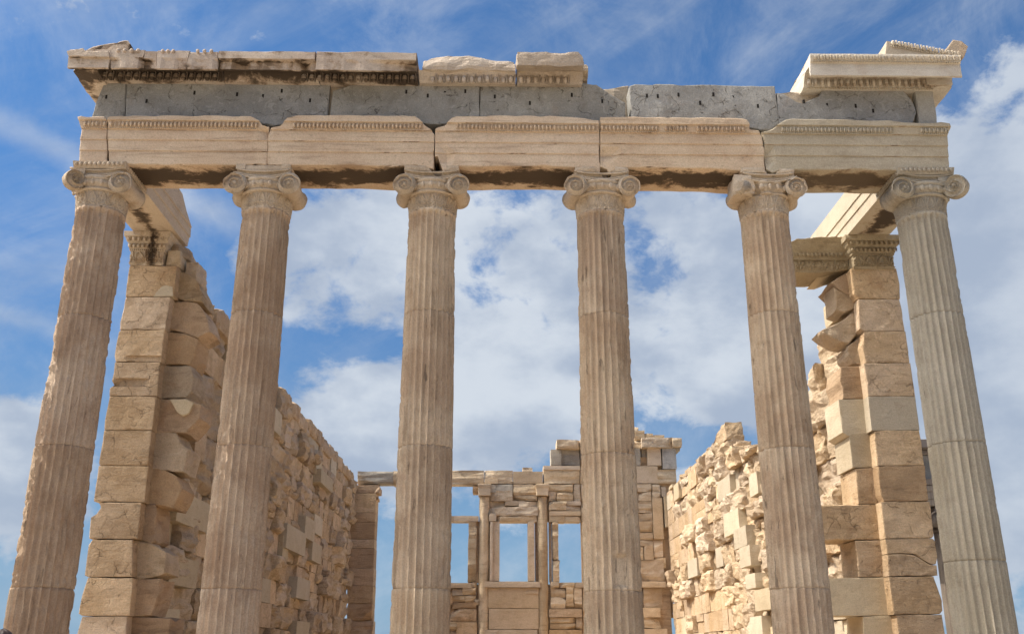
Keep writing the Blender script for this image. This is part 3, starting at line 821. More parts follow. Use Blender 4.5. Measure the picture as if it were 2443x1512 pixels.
def peg_holes(mb, conv, pts):
    for (a, b) in pts:
        p = at(*conv(a, b), 'y', FY); r = .013 + .004 * noise.noise(Vector((a, b, 1)))
        mb.add([(p.x - r, FY - .003, p.z - r * 2.2), (p.x + r, FY - .003, p.z - r * 2.2), (p.x + r, FY - .003, p.z + r * 2.2), (p.x - r, FY - .003, p.z + r * 2.2),
                (p.x - r, FY + .03, p.z - r * 2.2), (p.x + r, FY + .03, p.z - r * 2.2), (p.x + r, FY + .03, p.z + r * 2.2), (p.x - r, FY + .03, p.z + r * 2.2)],
               [(0, 4, 5, 1), (1, 5, 6, 2), (2, 6, 7, 3), (3, 7, 4, 0), (0, 1, 2, 3)], 1.)


HOLE = plain('peg_hole_dark', (.012, .009, .007), .95)


def frieze_block(label, conv, poly, holes=(), mat=None, fy=FY, y1=.28, rustp=()):
    mb = MB(); slab(mb, px(conv, poly, fy), fy, y1, .13, None, chip=.014, amp=.008, jit=.007, yseg=2)
    o = mb.build('frieze_block', mat or M['frieze']); tag(o, label, 'frieze block', 'grey frieze blocks')
    if holes:
        for h_ in holes: mb = MB(); peg_holes(mb, conv, [h_]); mb.build('peg_hole', HOLE, o)
    return o


frieze_block('leftmost dark grey frieze block with a slanting outer end', c1, [(405, 447), (430, 438), (575, 440), (572, 560), (562, 735), (312, 735), (318, 690), (345, 590)], [(426, 545)])
frieze_block('longest dark frieze block, set above the first two columns on the left', c1,
             [(577, 440), (1200, 436), (1700, 438), (2080, 440), (2118, 450), (2108, 560), (2095, 735), (1770, 748), (1690, 762), (1610, 748), (1560, 735), (566, 735), (574, 560)], [(730, 577), (1092, 514), (1414, 526), (1610, 539), (1752, 500), (1966, 572)])
frieze_block('cracked grey frieze block above the third column', c2,
             [(60, 500), (150, 470), (250, 440), (460, 440), (720, 430), (850, 442), (1160, 440), (1168, 470), (1163, 735), (940, 738), (880, 752), (780, 750), (722, 738), (38, 735), (42, 620)], [(216, 527), (615, 507), (777, 536), (907, 516), (1061, 503)])
frieze_block('grey frieze block over the middle bay, broken down in a curve at its right end', c2,
             [(1172, 470), (1200, 440), (1980, 440), (2050, 452), (2110, 490), (2180, 540), (2240, 573), (2272, 590), (2275, 735), (1170, 735)], [(1284, 543), (1549, 592), (1866, 530), (2096, 578)])
frieze_block('square cut grey frieze block standing open to the sky above the fourth bay', c3,
             [(470, 312), (520, 296), (700, 295), (850, 297), (960, 305), (1200, 303), (1500, 310), (1726, 312), (1735, 400), (1750, 500), (1765, 640), (1740, 655), (1690, 690), (1600, 690), (1505, 668), (1440, 632), (482, 632), (474, 430)], [(621, 397), (715, 400), (894, 388), (1081, 458), (1195, 386), (1366, 413), (1580, 486)])
frieze_block('rightmost old frieze block, its upper left corner crumbled and its right edge eaten away', c4,
             [(205, 515), (260, 520), (330, 570), (400, 590), (520, 540), (560, 470), (1130, 470), (1170, 510), (1215, 560), (1240, 600), (1258, 660), (1240, 720), (1228, 765), (222, 765), (212, 640)], [(408, 580), (583, 607), (799, 613), (931, 650)])
frieze_block('smooth new grey corner block of the frieze at the right end', c4, [(1243, 470), (1380, 470), (1395, 560), (1420, 750), (1418, 775), (1282, 775), (1262, 600)], mat=M['frieze_new'], fy=-.272)
# backing and mortar behind the frieze
for cv_, pl_, ya_, yb_, kw_, lb_ in [
    (c3, [(-60, 330), (250, 335), (340, 320), (465, 312), (466, 640), (-60, 640)], 0.0, .3, dict(chip=.03, amp=.03, jit=.02), 'brown rough stone showing behind the curved break of the frieze'),
    (c4, [(195, 520), (300, 505), (450, 510), (560, 480), (1270, 480), (1290, 775), (210, 775)], -.16, .26, dict(chip=.03, amp=.03, jit=.02), 'crumbled backing behind the rightmost old frieze block'),
    (c1, [(2060, 450), (2200, 450), (2200, 740), (2060, 740)], -.2, .25, dict(chip=.01, amp=.01), 'tan mortar filling the open joint between two frieze blocks on the left')]:
    mb = MB(); slab(mb, px(cv_, pl_, ya_), ya_, yb_, .12, None, **kw_)
    tag(mb.build('backing_stone', M['mortar']), lb_, 'backing stone')

# ---------------------------------------------------------------- cornice
CF = -.68


def cornice_block(label, x0, x1, mat, sect, eggsx=None, rough=.005, mould=True, ends=(0, 0), seed=0, top=None, big=.10, step=.05, low=None, parent=None):
    """cross-section sect [(y, z)] carried from x0 to x1; top(x) lowers the crown, low(x) eats the lower edge of the face"""
    n = max(2, int((x1 - x0) / step)); m = len(sect)
    dense = []
    for k in range(m):
        a = Vector(sect[k]); b = Vector(sect[(k + 1) % m]); q = max(1, int((b - a).length / .045))
        for j in range(q): dense.append(a + (b - a) * j / q)
    vs = []; fs = []; m = len(dense)
    for i in range(n + 1):
        t = i / n; x = x0 + (x1 - x0) * t
        for q in dense:
            y, z = q; xx = x + (ends[0] if i == 0 else ends[1] if i == n else 0) * (z - 7.9)
            if i == 0: xx += .01 * fb((x, y, z), 8, seed)
            if i == n: xx += .01 * fb((x, y, z), 8, seed)
            e = rough * (1.0 + (1.5 if z > 7.97 else 0))
            if top and z > 7.9: z = 7.9 + (z - 7.9) * top(x)
            if low and y < -.6 and z < 7.88:
                a = low(x); z += a * .12; y += a * .20
            p = (x * .45, y, z)
            vs.append((xx, y + e * fb(p, 5, seed), z + e * fb((x, y, z), 5, seed + 9) - (max(0, fb(p, 9, seed + 3)) * .012 if q[1] > 7.97 and rough > .006 else 0)))
    for i in range(n):
        for k in range(m):
            a = i * m + k; b = i * m + (k + 1) % m
            fs.append((a, b, b + m, a + m))
    fs.append(tuple(range(m))[::-1]); fs.append(tuple(range(n * m, n * m + m)))
    mb = MB(); mb.add(vs, fs, seed * 1.3 + .2)
    if parent is not None: return mb.build('block_piece', mat, parent)
    o = mb.build('cornice_block', mat); tag(o, label, 'cornice block', 'cornice blocks along the roof line')
    if mould and eggsx:
        mb = MB(); xa, xb = eggsx
        eggs(mb, (xa, -.385, 7.815), (xb, -.385, 7.815), big, big * .37, .062, .036, 3.)
        mb.build('leaf_moulding', mat, o)
    return o


S_FULL = [(CF, 8.01), (CF, 7.745), (CF + .035, 7.745), (CF + .06, 7.91), (-.43, 7.922), (-.415, 7.90), (-.345, 7.80), (-.33, 7.785), (-.29, 7.782), (-.2, 7.782), (.28, 7.782), (.30, 7.90), (.25, 8.05), (-.2, 8.06), (CF + .03, 8.03)]
xc = lambda conv, a, b, Y=CF: at(*conv(a, b), 'y', Y).x
nrm = lambda *a: noise.noise(Vector(a))
cornice_block('corner cornice block at the far left end, overhanging to the side', xc(c1, 138, 260), xc(c1, 446, 260), M['cornice'], [(y, z + (0 if z > 7.95 else 0)) for y, z in S_FULL], (xc(c1, 330, 400, -.4), xc(c1, 480, 400, -.4)), rough=.006, seed=1)
mb = MB()
rock(mb, (xc(c1, 138, 260) + .01, -.6, 7.76), (-5.33, .12, 8.0), .02, .1, 1)
o = mb.build('cornice_return', M['cornice']); tag(o, 'short side return of the cornice hanging past the left end of the frieze', 'cornice block')
jag = lambda x: max(0, nrm(x * 5, 3, 1)) * 1.2 + max(0, nrm(x * 13, 8, 1)) * .6
pz_ = thing('cornice_block', 'patched cornice block right of the left corner block, joined from several pieces', 'cornice block', (xc(c1, 450, 260), 0, 7.78), 'cornice blocks along the roof line')
for q_, (a_, b_) in enumerate([(450, 700), (702, 806), (808, 1040), (1043, 1262)]):
    cornice_block('', xc(c1, a_, 260), xc(c1, b_, 260), M['cornice'], [(y + .006 * (q_ % 2), z - .012 * (q_ % 2)) if z > 7.97 else (y + .006 * (q_ % 2), z) for y, z in S_FULL], seed=2 + q_ * .17, low=lambda x: jag(x) * .6, parent=pz_, ends=(.12 * ((q_ % 2) - .5), .12 * (((q_ + 1) % 2) - .5)))
mb = MB(); eggs(mb, (xc(c1, 500, 400, -.4), -.385, 7.815), (xc(c1, 1275, 400, -.4), -.385, 7.815), .10, .037, .058, .036, 3.); mb.build('leaf_moulding', M['cornice'], pz_)
mb = MB(); eggs(mb, (xc(c1, 490, 215), CF - .006, 8.0), (xc(c1, 690, 215), CF - .006, 8.0), .085, .026, .03, .02, 3., dart=False); mb.build('egg_moulding', M['cornice'], pz_)
mb = MB(); eggs(mb, (xc(c1, 830, 215), CF - .004, 7.995), (xc(c1, 950, 215), CF - .004, 7.995), .07, .024, .03, .02, 3., dart=False); mb.build('egg_moulding', M['cornice'], pz_)
mb = MB(); eggs(mb, (xc(c1, 1090, 215), CF - .005, 8.0), (xc(c1, 1245, 215), CF - .005, 8.0), .075, .024, .03, .02, 3., dart=False); mb.build('egg_moulding', M['cornice'], pz_)
cornice_block('grey brown cornice block with a big scar along its lower edge', xc(c1, 1268, 260), xc(c1, 2002, 260), M['cornice'], S_FULL, None, seed=3, low=lambda x: .35 + jag(x) * .9)
cornice_block('long cornice block ending above the third column with blackened carving below', xc(c1, 2010, 260), xc(c2, 688, 260), M['cornice'], S_FULL, (xc(c2, -190, 400, -.4), xc(c2, 690, 400, -.4)), seed=4, low=lambda x: min(.9, max(0, (x - xc(c2, 300, 260)) * 1.1)) + jag(x) * .3)
S_BED = [(-.43, 7.922), (-.415, 7.90), (-.345, 7.80), (-.33, 7.785), (.28, 7.782), (.29, 7.93), (-.3, 7.94)]


def broken_cornice(label, x0, x1, ex, body, planes, seed, mat, over=None):
    o = thing('cornice_block', label, 'cornice block', (x0, 0, 7.78), 'cornice blocks along the roof line')
    cornice_block('', x0, x1, mat, S_BED, seed=seed, parent=o, rough=.004)
    rn = random.Random(seed); m_ = MB(); rock(m_, body[0], body[1], .028, .055, 0, planes=planes, rnd=rn, edge=.015); m_.build('broken_body', mat, o)
    if over: m_ = MB(); rock(m_, over[0], over[1], .018, .05, 0, planes=over[2], rnd=rn, edge=.015); m_.build('overhang', mat, o)
    m_ = MB(); eggs(m_, (ex[0], -.385, 7.815), (ex[1], -.385, 7.815), .10, .037, .058, .036, 3.); m_.build('leaf_moulding', mat, o)


xb0, xb1 = xc(c2, 712, 400, -.4), xc(c2, 1442, 400, -.4)
broken_cornice('low broken cornice block with a rough sloping top, over the middle bay', xb0, xb1, (xb0 + .12, xb1 - .01), ((xb0 + .03, -.47, 7.90), (xb1, .25, 8.16)),
               [((-.55, -.1, .8), .40), ((.12, -.75, .65), .30), ((.10, -.1, 1), .13), ((-.2, -.9, .6), .36), ((.3, 0, .9), .26)], 5, M['cornice_clean'])
xd0, xd1 = xc(c2, 1450, 300), xc(c2, 1960, 400, -.4)
broken_cornice('isolated cornice block with a broken right end, standing against the sky near the middle', xd0 + .01, xd1 - .02, (xc(c2, 1455, 400, -.4), xc(c2, 1845, 400, -.4)), ((xd0, -.44, 7.91), (xd1 + .06, .25, 8.05)),
               [((.85, 0, .55), .40)], 6, M['cornice_clean'], ((xd0, CF, 7.83), (xd1 - .02, -.40, 8.05), [((0, .30, -.955), .055), ((.8, 0, .6), .36), ((.75, -.6, -.3), .40)]))
# new cornice block at the right corner
S_NEW = [(CF, 7.935), (CF + .02, 7.925), (CF + .02, 7.745), (CF + .055, 7.745), (CF + .06, 7.90), (-.45, 7.905), (-.43, 7.89), (-.36, 7.79), (-.345, 7.77), (-.30, 7.766), (-.2, 7.765), (.28, 7.765), (.30, 8.03), (CF - .035, 8.03), (CF - .04, 8.0)]
xn0, xn1 = xc(c4, 452, 250), xc(c4, 1595, 290)
o = cornice_block('clean pale restored cornice block at the right corner, with carved upper edge', xn0, xn1, M['cornice_new'], S_NEW, (xc(c4, 425, 400, -.42), xc(c4, 1395, 400, -.42)), rough=.002, seed=7, big=.086)
mb = MB(); eggs(mb, (xn0 + .02, CF - .022, 7.982), (xn1 - .02, CF - .022, 7.982), .078, .028, .036, .024, 2.); mb.build('egg_moulding', M['cornice_new'], o)
mb = MB(); beads(mb, (xn0 + .02, CF - .008, 7.932), (xn1 - .02, CF - .008, 7.932), .03, .013); mb.build('bead_moulding', M['cornice_new'], o)
mb = MB(); beads(mb, (xc(c4, 425, 400, -.4), -.345, 7.755), (xc(c4, 1395, 400, -.4), -.345, 7.755), .035, .014); mb.build('bead_moulding', M['cornice_new'], o)
mb = MB(); rock(mb, (5.37, CF + .25, 7.77), (xn1 - .012, .18, 8.02), 0, .2, edge=.004); mb.build('side_return', M['cornice_new'], o)
# raking cornice wedge and gutter end at the right corner
mb = MB(); P = px(c4, [(1022, 245), (1034, 122), (1240, 165), (1460, 216), (1600, 246)], -.62)
P = [(a, max(b, 8.028)) for a, b in P]
slab(mb, P, -.62, .15, .1, None, chip=.004, amp=.001, jit=.0)
o = mb.build('raking_cornice_wedge', M['cornice_new']); tag(o, 'pale wedge of sloping gable cornice with carved eggs, on the right corner block', 'cornice block')
mb = MB(); pa = Vector((P[1][0] + .03, -.64, P[1][1] - .035)); pb = Vector((P[4][0] - .05, -.64, P[4][1] + .03))
eggs(mb, pa, pb, .078, .028, .034, .024, 2.); mb.build('egg_moulding', M['cornice_new'], o)
mb = MB(); beads(mb, pa + Vector((0, .005, -.05)), pb + Vector((-.1, .005, -.03)), .03, .012); mb.build('bead_moulding', M['cornice_new'], o)
mb = MB(); slab(mb, px(c4, [(1460, 212), (1500, 160), (1535, 112), (1600, 122), (1650, 162), (1635, 215), (1615, 250), (1560, 238)], -.6), -.6, -.25, .07, None, chip=.02, amp=.008)
tag(mb.build('gutter_stone', M['capital']), 'small grey brown stone jutting up at the far right tip of the cornice', 'stone block')
mb = MB(); slab(mb, px(c1, [(262, 195), (320, 165), (500, 132), (560, 116), (590, 117), (606, 142), (600, 165), (592, 202), (430, 204)], -.6), -.6, -.1, .08, None, chip=.02, amp=.012)
tag(mb.build('raking_cornice_fragment', M['cornice']), 'broken sloping fragment lying on the left end of the cornice', 'cornice block')
mb = MB(); slab(mb, px(c1, [(128, 212), (126, 198), (190, 184), (250, 175), (262, 195), (440, 197), (444, 240), (140, 238)], -.72), -.72, -.3, .08, None, chip=.006, amp=.003)
tag(mb.build('corner_slab', M['cornice']), 'flat crowning slab on the left corner cornice block', 'cornice block')

# ---------------------------------------------------------------- side architraves running back to the antae


def flank(label, s, y0, y1, mat, brk, xi=4.945, xo=5.56):
    """beam along y; inner face at |x| = xi with two fascia lines"""
    zz = [6.59, 6.757, 6.763, 6.905, 6.911, 7.05, 7.20]
    off = [0, 0, -.016, -.016, -.032, -.032, -.032]
    n = 22; vs = []; fs = []; m = 2 * len(zz)
    for i in range(n + 1):
        y = y0 + (y1 - y0) * i / n
        for k, z in enumerate(zz):
            yy = min(y, y0 + (y1 - y0) + brk(z)) + .01 * fb((1, y, z), 5)
            vs.append((s * (xi + off[k] + .004 * fb((0, yy, z), 6)), yy, z))
        for k, z in reversed(list(enumerate(zz))):
            yy = min(y, y0 + (y1 - y0) + brk(z) * .7); vs.append((s * (xo - off[k]), yy, z))
    for i in range(n):
        for k in range(m):
            a = i * m + k; b = i * m + (k + 1) % m
            fs.append((a, b, b + m, a + m) if s < 0 else (a, a + m, b + m, b))
    fs.append(tuple(range(m)) if s > 0 else tuple(range(m))[::-1]); fs.append(tuple(range(n * m, n * m + m))[::-1] if s > 0 else tuple(range(n * m, n * m + m)))
    mb = MB(); mb.add(vs, fs, 1.7)
    o = mb.build('side_architrave', mat); return tag(o, label, 'stone beam')


flank('broken beam running back from the left corner column to the left pier, sooty underneath', -1, .334, 2.36, M['flank'], lambda z: -max(0, (z - 6.9) * 2.0) - .1 * max(0, nrm(z * 9, 2, 2)))
flank('sunlit new marble beam running back from the right corner column', 1, .334, 3.4, M['flank_new'], lambda z: 0.0)

# ---------------------------------------------------------------- piers (antae) with stubs of the cella cross wall
AY, SY = 1.85, 2.04


def pier_block(parent, conv, poly, Y, back, mat, mb=None, chip=.008, tint=None, recess=None, amp=.004, jit=.004):
    mb = MB()
    P = px(conv, poly, Y); prof_ = None
    if recess:
        a = at(*conv(recess[0], recess[1]), 'y', Y); b = at(*conv(recess[2], recess[3]), 'y', Y)
        xa, xb, za, zb = min(a.x, b.x), max(a.x, b.x), min(a.z, b.z), max(a.z, b.z)
        class R: levels = [za, zb]
        rr = R()
        class RP:
            levels = [za, zb]
            def __call__(s, x, z): return recess[4] if (xa < x < xb and za < z < zb) else 0
        prof_ = RP()
    slab(mb, P, Y, back, .10, prof_, chip=chip, yseg=3, tint=tint, amp=amp, jit=jit)
    return mb.build('block', mat, parent)


LA = thing('wall_pier', 'tall left pier of squared tan blocks behind the leftmost column, with ragged broken side', 'pier', (-5.28, 2.2, 0), 'wall end piers')
for poly, rc in [
    ([(872, 358), (1188, 358), (1183, 400), (1165, 560), (845, 565), (852, 480)], None),
    ([(845, 568), (1145, 568), (1110, 783), (805, 786), (808, 740), (820, 690)], None),
    ([(812, 790), (1108, 785), (1080, 1004), (775, 1000), (770, 960), (800, 800)], (860, 960, 1075, 1002, .03)),
    ([(772, 1005), (1075, 1008), (1055, 1230), (735, 1230), (738, 1180), (768, 1160), (752, 1130), (764, 1080)], (775, 1112, 968, 1168, .05)),
    ([(738, 1232), (1050, 1235), (1020, 1460), (702, 1460), (705, 1400)], None)]:
    pier_block(LA, l1, poly, AY, 2.5, M['wall'], recess=rc)
for poly in [[(712, 121), (1035, 122), (1010, 360), (680, 358), (676, 340)], [(675, 362), (1015, 365), (985, 610), (640, 603), (642, 590)],
             [(672, 612), (965, 614), (940, 860), (608, 858), (610, 790), (622, 715), (660, 690), (688, 650)],
             [(632, 866), (905, 866), (900, 1118), (605, 1122), (578, 1110), (590, 1020), (605, 900)],
             [(600, 1125), (905, 1128), (885, 1385), (560, 1385), (535, 1370), (560, 1250)],
             [(562, 1390), (870, 1390), (850, 1645), (505, 1640), (530, 1500)]]:
    pier_block(LA, l2, poly, AY, 2.5, M['wall'])
zb = at(*l2(600, 1640), 'y', AY).z; k = 0
while zb > -.2:
    mb = MB(); rock(mb, (-5.62, AY, max(-.05, zb - .487)), (-4.93, 2.5, zb - .004), 0, .15); mb.build('block', M['wall'], LA)
    mb = MB(); rock(mb, (-4.93, SY, max(-.05, zb - .487)), (-4.35, 2.6, zb - .004), .02, .12, 1); mb.build('block', M['wall_dark'], LA); zb -= .487
for conv, polys in ((l1, [[(1183, 392), (1238, 400), (1310, 440), (1358, 540), (1362, 600), (1240, 592), (1165, 560)],
                          [(1148, 595), (1330, 606), (1390, 700), (1410, 800), (1330, 840), (1240, 808), (1130, 782)],
                          [(1128, 802), (1240, 810), (1330, 850), (1310, 960), (1280, 1025), (1100, 1020)],
                          [(1095, 1025), (1280, 1030), (1300, 1100), (1288, 1200), (1250, 1246), (1070, 1245)],
                          [(1066, 1250), (1250, 1250), (1350, 1290), (1340, 1380), (1250, 1480), (1040, 1478)]]),
                    (l2, [[(1044, 136), (1205, 140), (1230, 200), (1290, 250), (1250, 400), (1020, 378)],
                          [(1018, 378), (1130, 385), (1200, 430), (1245, 520), (1180, 650), (1000, 620)],
                          [(985, 622), (1062, 622), (1070, 680), (1060, 870), (1030, 892), (955, 862)],
                          [(905, 868), (1040, 895), (1130, 950), (1130, 1100), (960, 1135), (900, 1125)],
                          [(900, 1132), (1100, 1132), (1090, 1200), (1030, 1385), (890, 1390)],
                          [(880, 1394), (1165, 1405), (1165, 1645), (860, 1640)]])):
    for q, poly in enumerate(polys):
        pier_block(LA, conv, poly, SY, 2.62, M['wall_dark'] if q % 3 else M['rubble'], chip=.02, amp=.018, jit=.014)
o = pier_block(LA, l1, [(1030, 564), (1055, 530), (1085, 495), (1120, 490), (1158, 498), (1162, 560)], AY - .004, 2.0, M['new'], chip=.004, amp=.001)
o['label'] = 'pale repair patch set into the tan block'
o = pier_block(LA, l1, [(1142, 1255), (1250, 1252), (1300, 1280), (1265, 1350), (1225, 1368), (1190, 1340)], SY - .045, 2.3, M['new'], chip=.01)
o['label'] = 'pale repair patch beside the pier'


def anta_capital(parent, outline, Y, mat, x0, x1, flare, seed, skip_right=None, ret=None):
    """flared capital with two carved rows over an ornament band"""
    zs = [(6.09, 0), (6.125, .02), (6.13, .005), (6.30, .008), (6.305, .022), (6.33, .025), (6.35, .04), (6.40, .06), (6.41, .045), (6.44, .075), (6.50, .10), (6.51, .12), (6.585, .125)]
    mb = MB(); vs = []; fs = []
    nx = 96
    cols = []
    # ring path: left side (back to front), front, right side
    path = [(x0, 2.45, -1, 0), (x0, 2.1, -1, 0), (x0, Y, -1, -1)]
    for i in range(1, nx): path.append((x0 + (x1 - x0) * i / nx, Y, 0, -1))
    path += [(x1, Y, 1, -1), (x1, 2.1, 1, 0), (x1, 2.45, 1, 0)]
    zz = []
    for a, b in zip(zs, zs[1:]):
        q = max(1, int((b[0] - a[0]) / .014))
        for j in range(q): zz.append((a[0] + (b[0] - a[0]) * j / q, a[1] + (b[1] - a[1]) * j / q))
    zz.append(zs[-1])
    for (z, e) in zz:
        for (x, y, sx, sy) in path:
            ee = e * flare
            r = 0
            if 6.13 < z < 6.30:
                r = .028 * relief(((x * 5.5) % 1) - .5, (z - 6.13) / .17)
            er = max(0, fb((x, y, z), 5, seed) - .15) * .05
            vs.append((x + sx * (ee), y - (-sy) * (ee + r) * 1.0 + er if sy else y, z))
    m = len(path)
    for j in range(len(zz) - 1):
        for i in range(m - 1):
            a = j * m + i; fs.append((a, a + 1, a + 1 + m, a + m))
    top = (len(zz) - 1) * m; fs.append(tuple(range(top, top + m))); fs.append(tuple(range(m))[::-1])
    for j in range(len(zz) - 1): fs.append((j * m, (j + 1) * m, (j + 1) * m + m - 1, j * m + m - 1))
    mb.add(vs, fs, seed)
    cap = mb.build('anta_capital', mat, parent)
    mb = MB()
    eggs(mb, (x0 - .05, Y - .055 * flare, 6.375), (x1 + .05, Y - .055 * flare, 6.375), .062, .024, .030, .02, seed)
    mb.build('egg_moulding', mat, cap)
    mb = MB()
    eggs(mb, (x0 - .08, Y - .092 * flare, 6.47), (x1 + .08, Y - .092 * flare, 6.47), .075, .026, .034, .022, seed)
    mb.build('leaf_moulding', mat, cap)
    mb = MB(); beads(mb, (x0 - .03, Y - .03, 6.318), (x1 + .03, Y - .03, 6.318), .03, .011, seed); mb.build('bead_moulding', mat, cap)
    return cap


anta_capital(LA, None, AY - .01, M['anta_cap'], -5.58, -5.11, .85, 3.)
mb = MB(); rock(mb, (-5.08, AY + .04, 6.105), (-4.88, 2.4, 6.36), .02, .06, 2, side=(0, 1)); mb.build('block', M['anta_cap'], LA)
mb = MB(); rock(mb, (-5.06, AY + .12, 6.3), (-4.86, 2.6, 6.5), .03, .07, 2, side=(0, 1)); mb.build('block', M['rubble'], LA)
mb = MB(); rock(mb, (-4.86, SY + .05, 5.95), (-4.66, 2.7, 6.25), .04, .07, 3, side=(0, 1)); mb.build('block', M['rubble'], LA)

RA = thing('wall_pier', 'tall right pier of tan and pale blocks, with long stones projecting to its left', 'pier', (5.32, 2.2, 0), 'wall end piers')
for q, poly in enumerate([[(676, 378), (982, 375), (1005, 480), (1008, 580), (725, 578), (700, 545)],
             [(728, 584), (1003, 583), (1020, 650), (1040, 795), (770, 795), (738, 780)],
             [(768, 800), (1045, 798), (1072, 1008), (778, 1008), (755, 890)],
             [(765, 1012), (1078, 1010), (1110, 1232), (795, 1232)],
             [(793, 1234), (1110, 1234), (1140, 1460), (818, 1462)]]):
    pier_block(RA, r1, poly, AY, 2.5, M['new'] if q == 4 else M['wall'], chip=.004 if q == 4 else .009, amp=.002 if q == 4 else .004)
for q, poly in enumerate([[(680, 127), (760, 120), (985, 122), (1000, 200), (1020, 358), (700, 360)],
             [(702, 363), (1025, 362), (1048, 602), (745, 604), (724, 560)],
             [(724, 608), (1060, 608), (1085, 840), (1072, 856), (752, 858)],
             [(754, 862), (1080, 860), (1095, 880), (1110, 985), (1100, 1033), (1062, 1030), (1010, 1000), (950, 962), (860, 958), (768, 962)],
             [(770, 967), (860, 964), (950, 970), (1010, 1007), (1058, 1037), (1105, 1042), (1112, 1110), (780, 1115)],
             [(780, 1120), (1085, 1118), (1120, 1220), (1142, 1285), (1145, 1350), (1128, 1374), (812, 1378)],
             [(832, 1382), (1140, 1378), (1160, 1500), (1190, 1645), (862, 1640)]]):
    pier_block(RA, r2, poly, AY, 2.5, M['wall'] if q != 1 else M['wall_dark'])
zb = at(*r2(900, 1640), 'y', AY).z
while zb > -.2:
    mb = MB(); rock(mb, (4.97, AY, max(-.05, zb - .487)), (5.68, 2.5, zb - .004), 0, .15); mb.build('block', M['wall'], RA)
    mb = MB(); rock(mb, (4.35, SY, max(-.05, zb - .487)), (4.97, 2.6, zb - .004), .01, .12); mb.build('block', M['new'], RA); zb -= .487
ro = dict(chip=.025, amp=.02, jit=.018)
for conv, poly, mat, kw in [
    (r1, [(545, 470), (600, 432), (668, 392), (690, 470), (716, 578), (660, 560), (600, 520)], M['wall_dark'], ro),
    (r1, [(560, 500), (640, 545), (712, 585), (722, 600), (690, 650), (640, 670), (580, 650), (575, 560)], M['rubble'], ro),
    (r1, [(478, 788), (560, 755), (630, 720), (690, 668), (715, 700), (735, 780), (740, 800), (665, 880), (600, 868), (520, 822)], M['rubble'], ro),
    (r1, [(650, 905), (700, 860), (756, 812), (765, 900), (775, 1008), (745, 1030), (700, 1010), (660, 960)], M['rubble'], ro),
    (r1, [(612, 1038), (745, 1030), (768, 1248), (625, 1250), (624, 1180), (605, 1130)], M['wall_dark'], {}),
    (r1, [(596, 1254), (775, 1251), (800, 1480), (660, 1500), (622, 1475)], M['new'], dict(chip=.004, amp=.002)),
    (r2, [(508, 142), (642, 132), (672, 370), (530, 375)], M['new'], dict(chip=.006, amp=.002)),
    (r2, [(550, 382), (676, 374), (702, 620), (572, 622)], M['wall'], {}),
    (r2, [(190, 634), (420, 628), (700, 622), (728, 865), (420, 868), (200, 874)], M['wall'], dict(chip=.02, amp=.006)),
    (r2, [(548, 874), (728, 868), (760, 1118), (572, 1122)], M['wall'], {}),
    (r2, [(240, 1134), (500, 1128), (764, 1122), (795, 1382), (500, 1386), (250, 1390)], M['new'], dict(chip=.004, amp=.002)),
    (r2, [(602, 1392), (795, 1384), (858, 1645), (610, 1645)], M['new'], dict(chip=.004, amp=.002))]:
    pier_block(RA, conv, poly, SY, 2.66 if mat is not M['rubble'] else 2.5, mat, **kw)
anta_capital(RA, None, AY - .02, M['anta_cap_grey'], 5.03, 5.61, 1.05, 5.)
# epikranitis course running left from the capital
mb = MB()
class EP:
    levels = [6.13, 6.30, 6.34, 6.40]
    def __call__(s, x, z):
        if 6.14 < z < 6.30: return -.03 * relief(((x * 5.5) % 1) - .5, (z - 6.14) / .16)
        return -.0 if z < 6.14 else -.03 - max(0, z - 6.34) * .35
slab(mb, px(r1, [(262, 212), (300, 195), (360, 196), (430, 188), (520, 186), (600, 182), (625, 230), (645, 270), (668, 384), (440, 405), (255, 402)], 2.02), 2.02, 2.62, .017, EP(), chip=.02, amp=.01, yseg=3)
o = mb.build('wall_crown_block', M['anta_cap_grey'], RA)
xa = at(*r1(300, 255), 'y', 2.0).x
mb = MB(); eggs(mb, (3.95, 1.975, 6.375), (4.92, 1.975, 6.375), .062, .024, .03, .02, 5.); mb.build('egg_moulding', M['anta_cap_grey'], o)
mb = MB(); slab(mb, px(r1, [(448, 438), (470, 408), (600, 400), (500, 438)], 2.2), 2.2, 2.7, .1, None, chip=.004); mb.build('block', M['new'], RA)

# ---------------------------------------------------------------- long side walls of broken masonry
CH, Z0 = .487, 5.615


